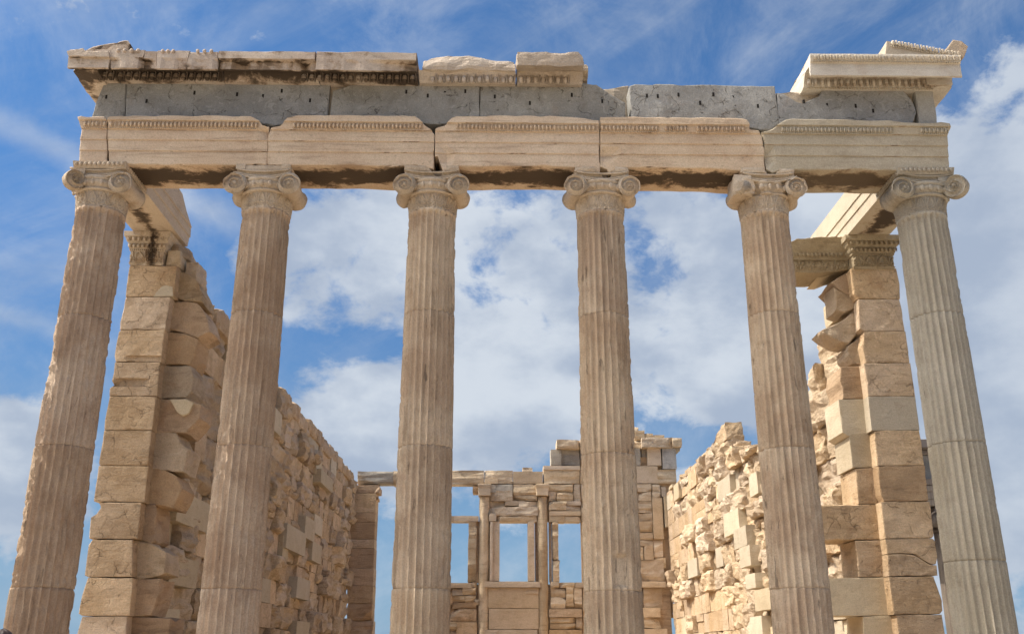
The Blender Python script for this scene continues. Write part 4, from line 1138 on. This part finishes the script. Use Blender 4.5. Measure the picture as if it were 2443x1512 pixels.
def side_wall(label, s, xin, top, seed, mats, newp, xout, smooth):
    """xin(y): inner face; top(y, k): height; blocks stand out by different amounts"""
    rnd = random.Random(seed)
    root = thing('rubble_wall', label, 'wall', (s * 5.3, 11.5, 0), 'long side walls')
    mb = MB()   # core
    y = 2.5
    while y < 20.9:
        ya = min(20.9, y + rnd.uniform(.7, 1.2)); zt = min(top(y + .05), top(ya - .05)) - .12
        x0, x1 = sorted((s * (xin(y) + .16), s * xout)); 
        rock(mb, (x0, y, -1.0), (x1, ya - .003, zt), .01, .35, 0, rnd=rnd); y = ya
    mb.build('wall_core', M['wall_dark'], root)
    stones = []
    k = -1
    while True:
        za = Z0 + CH * (-k); zb = za - CH
        k += 1
        if za < -.9: break
        y = 2.5 - rnd.uniform(0, .1) + .12
        if k == 0: pass
        while y < 20.85:
            L = rnd.choice([rnd.uniform(.5, .9), rnd.uniform(.9, 1.5)])
            ya = min(20.88, y + L)
            if 20.88 - ya < .3: ya = 20.88
            ym = (y + ya) / 2; tp = top(ym)
            if zb < tp - .06:
                ztop = min(za, tp + rnd.uniform(-.05, .05))
                new = rnd.random() < newp(ym, za)
                parts = [(zb, ztop)]
                if not new and rnd.random() < .14 and ztop - zb > .4:
                    c = zb + (ztop - zb) * rnd.uniform(.35, .65); parts = [(zb, c), (c, ztop)]
                for (a, b) in parts:
                    if b - a < .08: continue
                    nn = 1
                    segs = [(y, ya)]
                    if not new and len(parts) == 1 and L > .9 and rnd.random() < .3:
                        c = y + L * rnd.uniform(.35, .65); segs = [(y, c), (c, ya)]
                    for (u, v) in segs:
                        gap = rnd.uniform(.001, .008)
                        if new: stones.append((u, v, a, b, rnd.choice([0, .02, .05, .12]), 1, gap))
                        elif rnd.random() < smooth(ym, za): stones.append((u, v, a, b, rnd.uniform(-.02, .03), 2, .002))
                        else: stones.append((u, v, a, b, rnd.uniform(-.03, .08) + (.15 if rnd.random() < .25 else 0), 0, gap))
            y = ya
        if k > 20: break
    if s < 0: stones = [(q[0], q[1], q[2], q[3], min(q[4], -.03), q[5], q[6]) if (q[0] < 7 and q[3] > 5.0) else q for q in stones]
    for (y0_, y1_, za, zb_, p) in extra[s]: stones.append((y0_, y1_, za, zb_, p, 1, .004))

    def score(q):
        c = ((q[0] + q[1]) / 2, (q[2] + q[3]) / 2); P = proj((s * xin(c[0]), c[0], c[1]))
        if P is None or not (-50 < P[0] < 2500 and -50 < P[1] < 1600): return 0
        d = (Vector((s * xin(c[0]), c[0], c[1])) - CAM).length
        return (q[1] - q[0]) * (q[3] - q[2]) / d ** 3
    stones.sort(key=lambda q: -score(q))
    rest = MB()
    for i, (u, v, a, b, p, new, gap) in enumerate(stones):
        x = xin((u + v) / 2) - p; x0, x1 = sorted((s * x, s * (xin(u) + .30)))
        near = u < 12
        m_ = MB() if i < 96 else rest
        mi = {1: 1, 2: 2}.get(new, 0)
        if new: rock(m_, (x0, u + gap, a + gap), (x1, v - gap, b - gap * .5), .003, .13 if near else .2, 0, mi=mi if m_ is rest else 0, rnd=rnd, edge=.006)
        else: rock(m_, (x0, u + gap, a + gap * .5), (x1, v - gap, b - gap * .5), .036, .055 if near else .085, rnd.randint(0, 2), mi=mi if m_ is rest else 0, rnd=rnd, side=(0, -s), edge=.012, ledge=.07)
        if m_ is not rest: m_.build('block', mats[mi], root)
    rest.build('block', mats, root, 'stuff')
    return root


extra = {-1: [], 1: []}


def add_extra(s, conv, rects, X, p):
    for (a0, b0, a1, b1) in rects:
        A = at(*conv(a0, (b0 + b1) / 2), 'x', X); B = at(*conv(a1, (b0 + b1) / 2), 'x', X)
        T_ = at(*conv((a0 + a1) / 2, b0), 'x', X); D = at(*conv((a0 + a1) / 2, b1), 'x', X)
        y0_, y1_ = sorted((A.y, B.y)); extra[s].append((y0_, y1_, D.z, T_.z, p))


add_extra(1, m2, [(552, 500, 632, 640), (592, 715, 690, 870), (660, 820, 742, 955), (700, 940, 768, 1080), (738, 1120, 802, 1220), (802, 1215, 905, 1360), (750, 1395, 845, 1520), (768, 470, 822, 620)], 4.86, .20)
add_extra(-1, m1, [(338, 920, 448, 1060), (442, 865, 500, 990), (482, 1005, 536, 1115), (397, 1200, 470, 1320), (395, 1440, 468, 1540), (530, 620, 600, 700)], -4.84, .18)
add_extra(-1, l2, [(1200, 570, 1440, 790), (1150, 985, 1345, 1190), (1095, 1335, 1220, 1440)], -4.84, .18)
ltop = lambda y: 6.25 + .10 * nrm(y * 1.3, 1, 5) + .05 * nrm(y * 4, 2, 5)


def rtop(y):
    pts = [(2.4, 6.1), (3.0, 5.95), (3.5, 5.55), (3.8, 5.2), (4.2, 4.9), (5.5, 4.62), (7.7, 4.6), (8.4, 4.75), (9.5, 4.95), (10.1, 5.1), (10.5, 5.45), (11.3, 5.5), (11.6, 5.35), (12.2, 5.5), (13, 5.72), (15, 5.78), (21.5, 5.75)]
    for a, b in zip(pts, pts[1:]):
        if y <= b[0]: return a[1] + (b[1] - a[1]) * max(0, (y - a[0])) / (b[0] - a[0]) + .06 * nrm(y * 4, 2, 9)
    return 5.75


side_wall('long left wall of broken brown masonry in shade, running back behind the second column', -1, lambda y: 5.0, ltop, 11, [M['rubble'], M['new'], M['wall']], lambda y, z: .05, 5.62, lambda y, z: .16)
side_wall('long right wall of broken masonry in bright sun, studded with new pale blocks', 1, lambda y: 5.05 + .40 * max(0, (y - 3)) / 17.9, rtop, 23, [M['rubble'], M['new'], M['wall']], lambda y, z: .16 if y < 7 else (.10 if y > 13 else .07), 5.75, lambda y, z: .75 if (y > 14.5 and z > 3.6) or (y > 12 and z < 2.6) else .10)
mb = MB(); rock(mb, (5.08, 10.6, 5.40), (5.5, 12.1, 5.82), .03, .07, 0, planes=[((0, .36, 1), .12), ((0, -1, .1), .72)])
mb.build('jutting_slab', M['rubble'], bpy.data.objects['rubble_wall.001'])
mb = MB(); rnd = random.Random(3); y = 3.2   # capping blocks along the left wall
caps = []
while y < 20.5:
    ya = y + rnd.uniform(.8, 1.5); m_ = MB(); h_ = ltop(y + .4)
    rock(m_, (-5.6, y, h_ - .32), (-4.93 - rnd.uniform(0, .1), min(20.85, ya) - .01, h_ + rnd.uniform(.02, .10)), .04, .11, 2, rnd=rnd, side=(2, 1), edge=.03)
    m_.build('capping_block', M['wall'], bpy.data.objects['rubble_wall']); y = ya

# ---------------------------------------------------------------- rear wall with windows
YW = 20.9
WW = thing('window_wall', 'ruined rear wall with half columns and three tall window openings against the sky', 'wall', (0, 21.2, 0))


def wr(conv, a0, b0, a1, b1, mat='west', rough=.02, proud=0., depth=.55, cuts=2, name='block', side=(1, -1), res=.09):
    Y = YW - proud
    P = at(*conv(a0, b0), 'y', Y); Q = at(*conv(a1, b1), 'y', Y)
    m_ = MB(); rock(m_, (min(P.x, Q.x) + .0015, Y, min(P.z, Q.z) + .0015), (max(P.x, Q.x) - .0015, YW + depth, max(P.z, Q.z) - .0015), rough * .6, res * .8, min(cuts, 1) if rough > .012 else 0, side=side, edge=.005, ledge=.045 if rough > .018 else 0)
    return m_.build(name, M[mat], WW)


SM = dict(rough=.004, cuts=0)
# lintel course
wr(w1, -462, 400, -216, 485, 'west_grey', name='lintel'); wr(w1, -216, 396, 40, 492, 'west', name='lintel'); wr(w1, 40, 392, 402, 490, 'west', name='lintel', depth=.5)
for r_ in [(405, 392, 600, 484), (602, 400, 806, 484, 'west_smooth', .006), (810, 388, 1060, 484), (808, 360, 1060, 390, 'west_smooth', .006, .06), (666, 372, 736, 401, 'west', .02),
           (405, 450, 498, 484, 'west_smooth', .006, .04),
           (1060, 365, 1436, 484, 'west_smooth'), (1438, 362, 1596, 482, 'west_smooth', .008), (1586, 386, 1720, 484, 'west', .03)]:
    wr(w1, *r_)
# upper gable blocks
for r_ in [(900, 182, 1060, 242, 'west', .03, .2), (858, 250, 935, 358, 'west_grey', .008), (932, 245, 1060, 358, 'west_grey', .02, -.12), (860, 296, 932, 358, 'west_grey', .005, .04),
           (1060, 180, 1425, 240, 'west', .03, .2), (1060, 242, 1430, 358, 'west_grey', .02, -.1),
           (1428, 95, 1460, 150), (1428, 120, 1503, 188, 'west'), (1428, 190, 1478, 242), (1428, 242, 1474, 360, 'west_grey', .01), (1478, 245, 1518, 358, 'west_grey', .01, -.2), (1516, 238, 1617, 360, 'west_smooth', .008),
           (1480, 168, 1710, 236, 'west', .02, .22), (1618, 236, 1722, 384, 'west_grey', .006, .03), (1495, 140, 1560, 172, 'west', .02), (1560, 150, 1640, 172, 'west', .02),
           (1690, 170, 1758, 232, 'west', .02, .25), (1700, 232, 1745, 258, 'west_grey', .02, .1)]:
    wr(w1, *r_)
# masonry between the half columns
rw = []
for r_ in [(443, 488, 600, 545, 'west_grey', .012), (602, 486, 768, 560), (442, 530, 600, 600, 'west', .035, .04), (602, 545, 765, 602, 'west', .03), (440, 602, 545, 642, 'west', .02), (547, 600, 684, 634, 'west_smooth', .01), (640, 604, 772, 655, 'west', .03, .03),
           (434, 640, 772, 702, 'west', .035, .05), (438, 684, 488, 740, 'west_smooth', .006, .08), (490, 702, 764, 744, 'west', .02),
           (845, 488, 1014, 545, 'west', .03), (1016, 488, 1062, 600, 'west', .03), (845, 540, 900, 602, 'west', .03), (900, 545, 1014, 602, 'west', .02), (847, 604, 968, 665, 'west', .035, .05), (968, 602, 1064, 632, 'west_smooth', .01), (940, 634, 1064, 668, 'west', .03), (848, 670, 1064, 702, 'west_smooth', .008, .03),
           (848, 702, 956, 746, 'west', .01), (956, 704, 1064, 744, 'west', .02), (600, 484, 604, 488)][:-1]:
    rw.append(wr(w1, *r_))
# hidden behind the fourth column
for b0, b1 in ((488, 600), (602, 746)):
    for a in (1066, 1180, 1300): wr(w1, a, b0, a + (112 if a < 1300 else 145), b1, 'west', .03)
for r_ in [(1450, 484, 1550, 540, 'west', .02), (1447, 540, 1550, 602, 'west', .03), (1450, 604, 1555, 685, 'west', .04), (1452, 685, 1555, 740, 'west', .03), (1450, 740, 1560, 815, 'west_smooth', .02), (1462, 817, 1560, 866, 'west', .02), (1462, 868, 1562, 910, 'west', .02),
           (1463, 912, 1495, 1004), (1495, 905, 1565, 1004, 'west_smooth', .015), (1552, 488, 1612, 538, 'west', .04), (1552, 540, 1612, 580, 'west', .04), (1614, 505, 1650, 575, 'west_smooth', .01),
           (1552, 580, 1634, 862, 'west_smooth', .004, .06), (1632, 572, 1676, 780, 'new', .004, .14), (1562, 862, 1630, 988, 'west_smooth', .02), (1565, 988, 1650, 1060, 'west'),
           (1462, 1004, 1640, 1150, 'west_smooth', .03), (1460, 1150, 1648, 1192, 'west_smooth', .006, .10), (1462, 1196, 1490, 1330), (1490, 1194, 1630, 1330, 'west_smooth', .02), (1630, 1194, 1700, 1400, 'wall_dark', .02, -.3),
           (1468, 1330, 1612, 1396, 'west_smooth', .012, .04), (1470, 1396, 1520, 1470), (1496, 1396, 1612, 1472, 'west', .04), (1470, 1474, 1664, 1640, 'west_smooth', .006, .08), (1634, 780, 1700, 1194, 'wall_dark', .02, -.25), (1650, 484, 1720, 780, 'wall_dark', .02, -.2)]:
    wr(w1, *r_)
# below the sills
for r_ in [(405, 1150, 790, 1192, 'west_smooth', .005, .10, .6, 0, 'sill'), (172, 1160, 320, 1196, 'west_smooth', .006, .08, .6, 0, 'sill'), (20, 1162, 170, 1196, 'west_smooth', .006, .04, .6, 0, 'sill'),
           (858, 1152, 918, 1194, 'west', .02, .06, .6, 1, 'sill'), (918, 1156, 1024, 1194, 'west', .02, .03, .6, 1, 'sill'), (1026, 1156, 1450, 1194, 'west_smooth', .006, .03, .6, 0, 'sill'),
           (432, 1194, 778, 1335, 'west_smooth', .003, .02), (436, 1336, 778, 1478, 'west_smooth', .003, .02), (400, 1480, 770, 1640, 'west_smooth', .006, .06),
           (688, 1214, 776, 1236, 'west_smooth', .004, .05),
           (150, 1198, 188, 1310, 'wall_dark', .02), (188, 1200, 352, 1248, 'west', .03), (255, 1196, 348, 1240, 'west', .03, .06), (320, 1156, 356, 1196, 'west', .03), (188, 1248, 270, 1290, 'west', .03), (270, 1250, 350, 1296, 'west', .04), (186, 1292, 350, 1336, 'wall_dark', .02),
           (332, 1275, 368, 1312, 'west', .04, .06), (172, 1338, 352, 1426, 'wall', .02), (148, 1426, 216, 1480, 'west', .04, .05), (216, 1428, 354, 1540, 'wall', .012), (20, 1198, 150, 1420, 'wall', .02), (20, 1420, 354, 1640, 'wall', .02, -.1),
           (858, 1196, 962, 1262, 'west', .04), (962, 1190, 1018, 1335, 'west', .03), (1018, 1196, 1075, 1335, 'west', .03), (856, 1260, 960, 1336, 'west', .04), (846, 1338, 1075, 1396, 'wall', .012, .04), (854, 1398, 1030, 1440, 'west', .03), (1030, 1398, 1075, 1478, 'west'),
           (856, 1440, 1030, 1478, 'west', .03), (848, 1480, 1075, 1640, 'wall', .01, .02), (1076, 1196, 1466, 1420, 'wall', .02), (1076, 1420, 1466, 1640, 'wall', .02)]:
    wr(w1, *r_)


def half_col(u, top_v, name='half_column', w=70, proud=.16):
    x = at(*w1(u, 1000), 'y', YW - .1).x; zt = at(*w1(u, top_v), 'y', YW).z
    mb = MB(); r = .175
    pr = [(r, -1.2)] + [(r + .012 * noise.noise(Vector((q, u, 0))), -1.2 + (zt + .7) * q / 30) for q in range(1, 30)] + [(r * .95, zt - .42), (r * .98, zt - .40)]
    lathe(mb, x, YW + .11, pr, 26, u * .1, fn=lambda th, rr, z: rr - max(0, fb((cos(th) * .5, sin(th) * .5 + u, z), 2.5)) * .04)
    o = mb.build('half_column', M['west'], WW)
    mb = MB(); slab(mb, [(x - .20, zt - .38), (x + .20, zt - .38), (x + .215, zt), (x - .215, zt)], YW - .17, YW + .3, .1, lambda xx, z: -.03 if z > zt - .1 else 0, chip=.02, amp=.01)
    mb.build('half_column_capital', M['west_smooth'], o)
    return o


for u in (-5, 402, 806, 1215): half_col(u, 492)
for r_ in [(-462, 470, 40, 486), (402, 470, 1720, 600), (402, 560, 1700, 742), (1062, 300, 1700, 480), (30, 1170, 1700, 1700), (1066, 740, 1306, 1180), (1444, 600, 1700, 1200)]:
    wr(w1, *r_, 'wall_dark', .003, -.16, .5, 0, 'wall_core', res=.5)
# pier at the left end of the rear wall, with ornament profile on the right edge
za = None
for q, (b0, b1, a1) in enumerate([(492, 548, -318), (548, 680, -338), (680, 745, -340), (745, 862, -346), (862, 925, -348), (925, 1060, -352), (1060, 1180, -354), (1180, 1300, -358), (1300, 1420, -364), (1420, 1640, -366)]):
    wr(w1, -530, b0, a1, b1, 'wall_dark' if q % 3 != 1 else 'wall', .012 if q < 8 else .04, .02, .7, 2, 'block')
wr(w1, -350, 505, -312, 545, 'wall_dark', .02, .06, .7, 1); wr(w1, -345, 570, -326, 590, 'wall_dark', .02, .04, .7, 1)
# bracket stone beside the second half column
wr(w1, 326, 500, 366, 548, 'wall_dark', .03, .0, .5, 3)
# window frames: side posts
for r_ in [(298, 742, 348, 1155, 'west', .03, .04, .5, 3, 'window_post'), (348, 742, 372, 1160, 'wall_dark', .01, -.1, .5, 0, 'window_post'), (195, 702, 366, 742, 'west_smooth', .008, .06, .5, 0, 'lintel'), (20, 702, 194, 742, 'west_smooth', .008, .03, .5, 0, 'lintel'),
           (444, 742, 462, 1148, 'west_smooth', .003, .10, .5, 0, 'window_post'), (462, 742, 509, 1148, 'west_smooth', .003, .03, .5, 0, 'window_post'), (430, 742, 446, 1148, 'wall_dark', .003, -.12, .5, 0, 'window_post'),
           (702, 742, 752, 1148, 'west_smooth', .012, .03, .5, 0, 'window_post'), (752, 742, 774, 1150, 'wall_dark', .003, -.12, .5, 0, 'window_post'),
           (846, 744, 870, 1154, 'wall_dark', .003, -.12, .5, 0, 'window_post'), (870, 746, 914, 1000, 'west', .03, .05, .5, 3, 'window_post'), (874, 1002, 920, 1154, 'west', .02, .05, .5, 2, 'window_post'),
           (1300, 742, 1450, 1154, 'west', .02, 0, .5, 2, 'window_post'), (20, 742, 60, 1160, 'west', .02, 0, .5, 1, 'window_post')]:
    wr(w1, *r_)

# ---------------------------------------------------------------- dark porch glimpsed at the far right
PY = 13.0
pcv = lambda a, b: ((3640 + .5525 * a) * .5964, (1700 + .5525 * b) * .5964)
PO = thing('porch', 'shaded grey porch with an ionic column, glimpsed between the right pier and the rightmost column', 'porch', (8.5, PY, -3))


def pp(name, pts, y0, y1, mat, prof_=None):
    mb = MB(); P = []
    for a, b in pts:
        p = at(*pcv(a, b), 'y', PY); P.append((p.x, p.z))
    slab(mb, P, y0, y1, .2, prof_, chip=.01, amp=.004); return mb.build(name, mat, PO)


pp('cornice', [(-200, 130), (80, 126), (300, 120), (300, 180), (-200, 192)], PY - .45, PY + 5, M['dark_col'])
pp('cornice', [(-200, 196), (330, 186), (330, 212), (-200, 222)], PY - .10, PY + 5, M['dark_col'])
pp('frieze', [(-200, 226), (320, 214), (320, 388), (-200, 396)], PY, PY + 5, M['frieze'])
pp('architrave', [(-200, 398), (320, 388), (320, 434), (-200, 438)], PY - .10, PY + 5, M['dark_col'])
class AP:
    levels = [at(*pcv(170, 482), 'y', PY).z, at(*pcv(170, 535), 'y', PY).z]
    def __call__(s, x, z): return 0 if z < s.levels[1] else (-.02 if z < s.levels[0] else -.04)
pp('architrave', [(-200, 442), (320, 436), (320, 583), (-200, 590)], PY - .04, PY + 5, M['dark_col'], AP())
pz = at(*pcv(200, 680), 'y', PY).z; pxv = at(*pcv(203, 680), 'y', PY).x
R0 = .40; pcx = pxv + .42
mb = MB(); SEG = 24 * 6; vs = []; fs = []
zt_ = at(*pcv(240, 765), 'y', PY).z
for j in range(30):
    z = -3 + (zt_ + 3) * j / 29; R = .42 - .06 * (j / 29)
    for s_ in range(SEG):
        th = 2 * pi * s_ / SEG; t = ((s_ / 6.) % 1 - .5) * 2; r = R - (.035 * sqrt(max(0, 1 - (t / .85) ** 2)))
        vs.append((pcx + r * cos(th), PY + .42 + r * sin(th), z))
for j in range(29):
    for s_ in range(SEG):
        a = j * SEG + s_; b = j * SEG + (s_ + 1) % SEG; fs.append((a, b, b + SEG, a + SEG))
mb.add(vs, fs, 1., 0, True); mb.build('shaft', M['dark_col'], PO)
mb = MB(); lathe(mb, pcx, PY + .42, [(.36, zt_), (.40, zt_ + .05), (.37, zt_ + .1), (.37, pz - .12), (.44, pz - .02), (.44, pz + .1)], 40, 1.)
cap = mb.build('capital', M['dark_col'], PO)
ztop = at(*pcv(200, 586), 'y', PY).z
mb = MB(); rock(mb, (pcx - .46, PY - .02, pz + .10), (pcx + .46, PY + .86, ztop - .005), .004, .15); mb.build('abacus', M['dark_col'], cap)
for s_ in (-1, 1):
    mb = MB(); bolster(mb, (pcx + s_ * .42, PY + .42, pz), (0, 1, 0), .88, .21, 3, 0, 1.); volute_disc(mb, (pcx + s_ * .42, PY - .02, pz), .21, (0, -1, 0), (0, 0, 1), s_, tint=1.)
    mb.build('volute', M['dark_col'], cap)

# ---------------------------------------------------------------- visitor whose hair just shows at the lower left corner
HAIR = plain('dark_brown_hair', (.035, .017, .014), .5); SKIN = plain('skin', (.50, .30, .21), .6); SHIRT = plain('blue_shirt', (.10, .16, .28), .9); TROUS = plain('dark_trousers', (.05, .05, .06), .9)
hp = ray(6, 1500).normalized(); hp = CAM + hp * (7.0 / hp.dot(FW))
HX, HY, HZ = hp.x, hp.y, hp.z      # top of the hair
PS = thing('person', 'person with dark brown hair, only the top of the head showing, before the leftmost column', 'person', (HX, HY, HZ - 1.74))


def skin_mesh(name, nodes, edges, mat, parent, root=0, sub=2):
    me = bpy.data.meshes.new(name); me.from_pydata([n[0] for n in nodes], edges, []); me.materials.append(mat)
    o = link(name, me, parent)
    md = o.modifiers.new('skin', 'SKIN'); md.use_smooth_shade = True
    for i, n in enumerate(nodes):
        r = n[1]; me.skin_vertices[0].data[i].radius = r if isinstance(r, tuple) else (r, r)
        me.skin_vertices[0].data[i].use_root = (i == root)
    s = o.modifiers.new('sub', 'SUBSURF'); s.levels = s.render_levels = sub
    return o


def person_nodes():
    b = Vector((HX, HY, HZ - 1.74)); N = []; E = []
    def n(x, y, z, r): N.append((tuple(b + Vector((x, y, z))), r)); return len(N) - 1
    pel = n(0, 0, .95, (.15, .11)); wa = n(0, .01, 1.10, (.13, .10)); ch = n(0, 0, 1.30, (.16, .115)); sh = n(0, 0, 1.42, (.13, .09)); ne = n(0, .0, 1.50, .052); jw = n(0, .03, 1.57, (.062, .07)); hd = n(0, .02, 1.65, (.072, .09))
    E += [(pel, wa), (wa, ch), (ch, sh), (sh, ne), (ne, jw), (jw, hd)]
    for s in (-1, 1):
        a = n(s * .18, 0, 1.40, .055); el = n(s * .235, -.01, 1.13, .042); wr_ = n(s * .25, .05, .90, .028); pa = n(s * .252, .07, .83, (.035, .018))
        E += [(sh, a), (a, el), (el, wr_), (wr_, pa)]
        for q in range(4):
            f1 = n(s * .252, .035 + .02 * q, .775, .0095); f2 = n(s * (.248 - .006), .04 + .02 * q, .73 + (.006 if q in (0, 3) else 0), .008); E += [(pa, f1), (f1, f2)]
        t1 = n(s * .235, .11, .82, .011); t2 = n(s * .228, .125, .78, .009); E += [(pa, t1), (t1, t2)]
        hi = n(s * .10, 0, .88, .095); kn = n(s * .11, .01, .48, .058); an = n(s * .115, -.02, .09, .038); to = n(s * .13, .14, .035, (.04, .03)); E += [(pel, hi), (hi, kn), (kn, an), (an, to)]
    return N, E


N_, E_ = person_nodes()
body = skin_mesh('body', N_, E_, SKIN, PS)
mb = MB()
sg = 40; vs = []; fs = []; nn_ = 22
for j in range(nn_ + 1):
    ph = pi / 2 - (pi * .72) * j / nn_
    for q in range(sg):
        th = 2 * pi * q / sg
        r = 1 + .05 * fb((cos(th) * 3, sin(th) * 3, ph * .5), 1.5) + .02 * sin(th * 19 + ph * 2)
        front = sin(th) > .35 and ph < .25
        k_ = .86 if front else 1
        vs.append((HX + .092 * r * k_ * cos(ph) * cos(th), HY + .01 + .108 * r * k_ * cos(ph) * sin(th), HZ - .12 + .12 * r * sin(ph)))
for j in range(nn_):
    for q in range(sg):
        a = j * sg + q; b = j * sg + (q + 1) % sg; fs.append((a, a + sg, b + sg, b))
mb.add(vs, fs, 0, 0, True); mb.build('hair', HAIR, PS)
# face: nose, eyes, mouth, ears (turned towards the temple)
mb = MB(); ellips(mb, (HX, HY + .115, HZ - .125), (.012, .02, .022), 8, 6); mb.build('nose', SKIN, PS)
for s_ in (-1, 1):
    mb = MB(); ellips(mb, (HX + s_ * .031, HY + .098, HZ - .10), (.012, .008, .007), 8, 6); mb.build('eye', HAIR, PS)
    mb = MB(); ellips(mb, (HX + s_ * .078, HY + .02, HZ - .12), (.010, .018, .030), 8, 6); mb.build('ear', SKIN, PS)
mb = MB(); ellips(mb, (HX, HY + .102, HZ - .165), (.022, .006, .005), 8, 6); mb.build('mouth', plain('lips', (.4, .16, .13), .5), PS)
shirt_n = [(Vector(N_[i][0]), tuple(v + .018 for v in (N_[i][1] if isinstance(N_[i][1], tuple) else (N_[i][1],) * 2))) for i in (0, 1, 2, 3)]
Z_ = HZ - 1.74
sn = [(tuple(a), r) for a, r in shirt_n]; se = [(0, 1), (1, 2), (2, 3)]
for s_ in (-1, 1):
    sn.append(((HX + s_ * .18, HY, Z_ + 1.40), .07)); sn.append(((HX + s_ * .228, HY - .01, Z_ + 1.18), .06)); k0 = len(sn) - 2; se += [(3, k0), (k0, k0 + 1)]
skin_mesh('shirt', sn, se, SHIRT, PS)
tn = [((HX, HY, Z_ + .97), (.16, .12))]; te = []
for s_ in (-1, 1):
    k0 = len(tn); tn += [((HX + s_ * .10, HY, Z_ + .86), .108), ((HX + s_ * .11, HY + .01, Z_ + .48), .078), ((HX + s_ * .115, HY - .02, Z_ + .11), .062)]; te += [(0, k0), (k0, k0 + 1), (k0 + 1, k0 + 2)]
skin_mesh('trousers', tn, te, TROUS, PS)
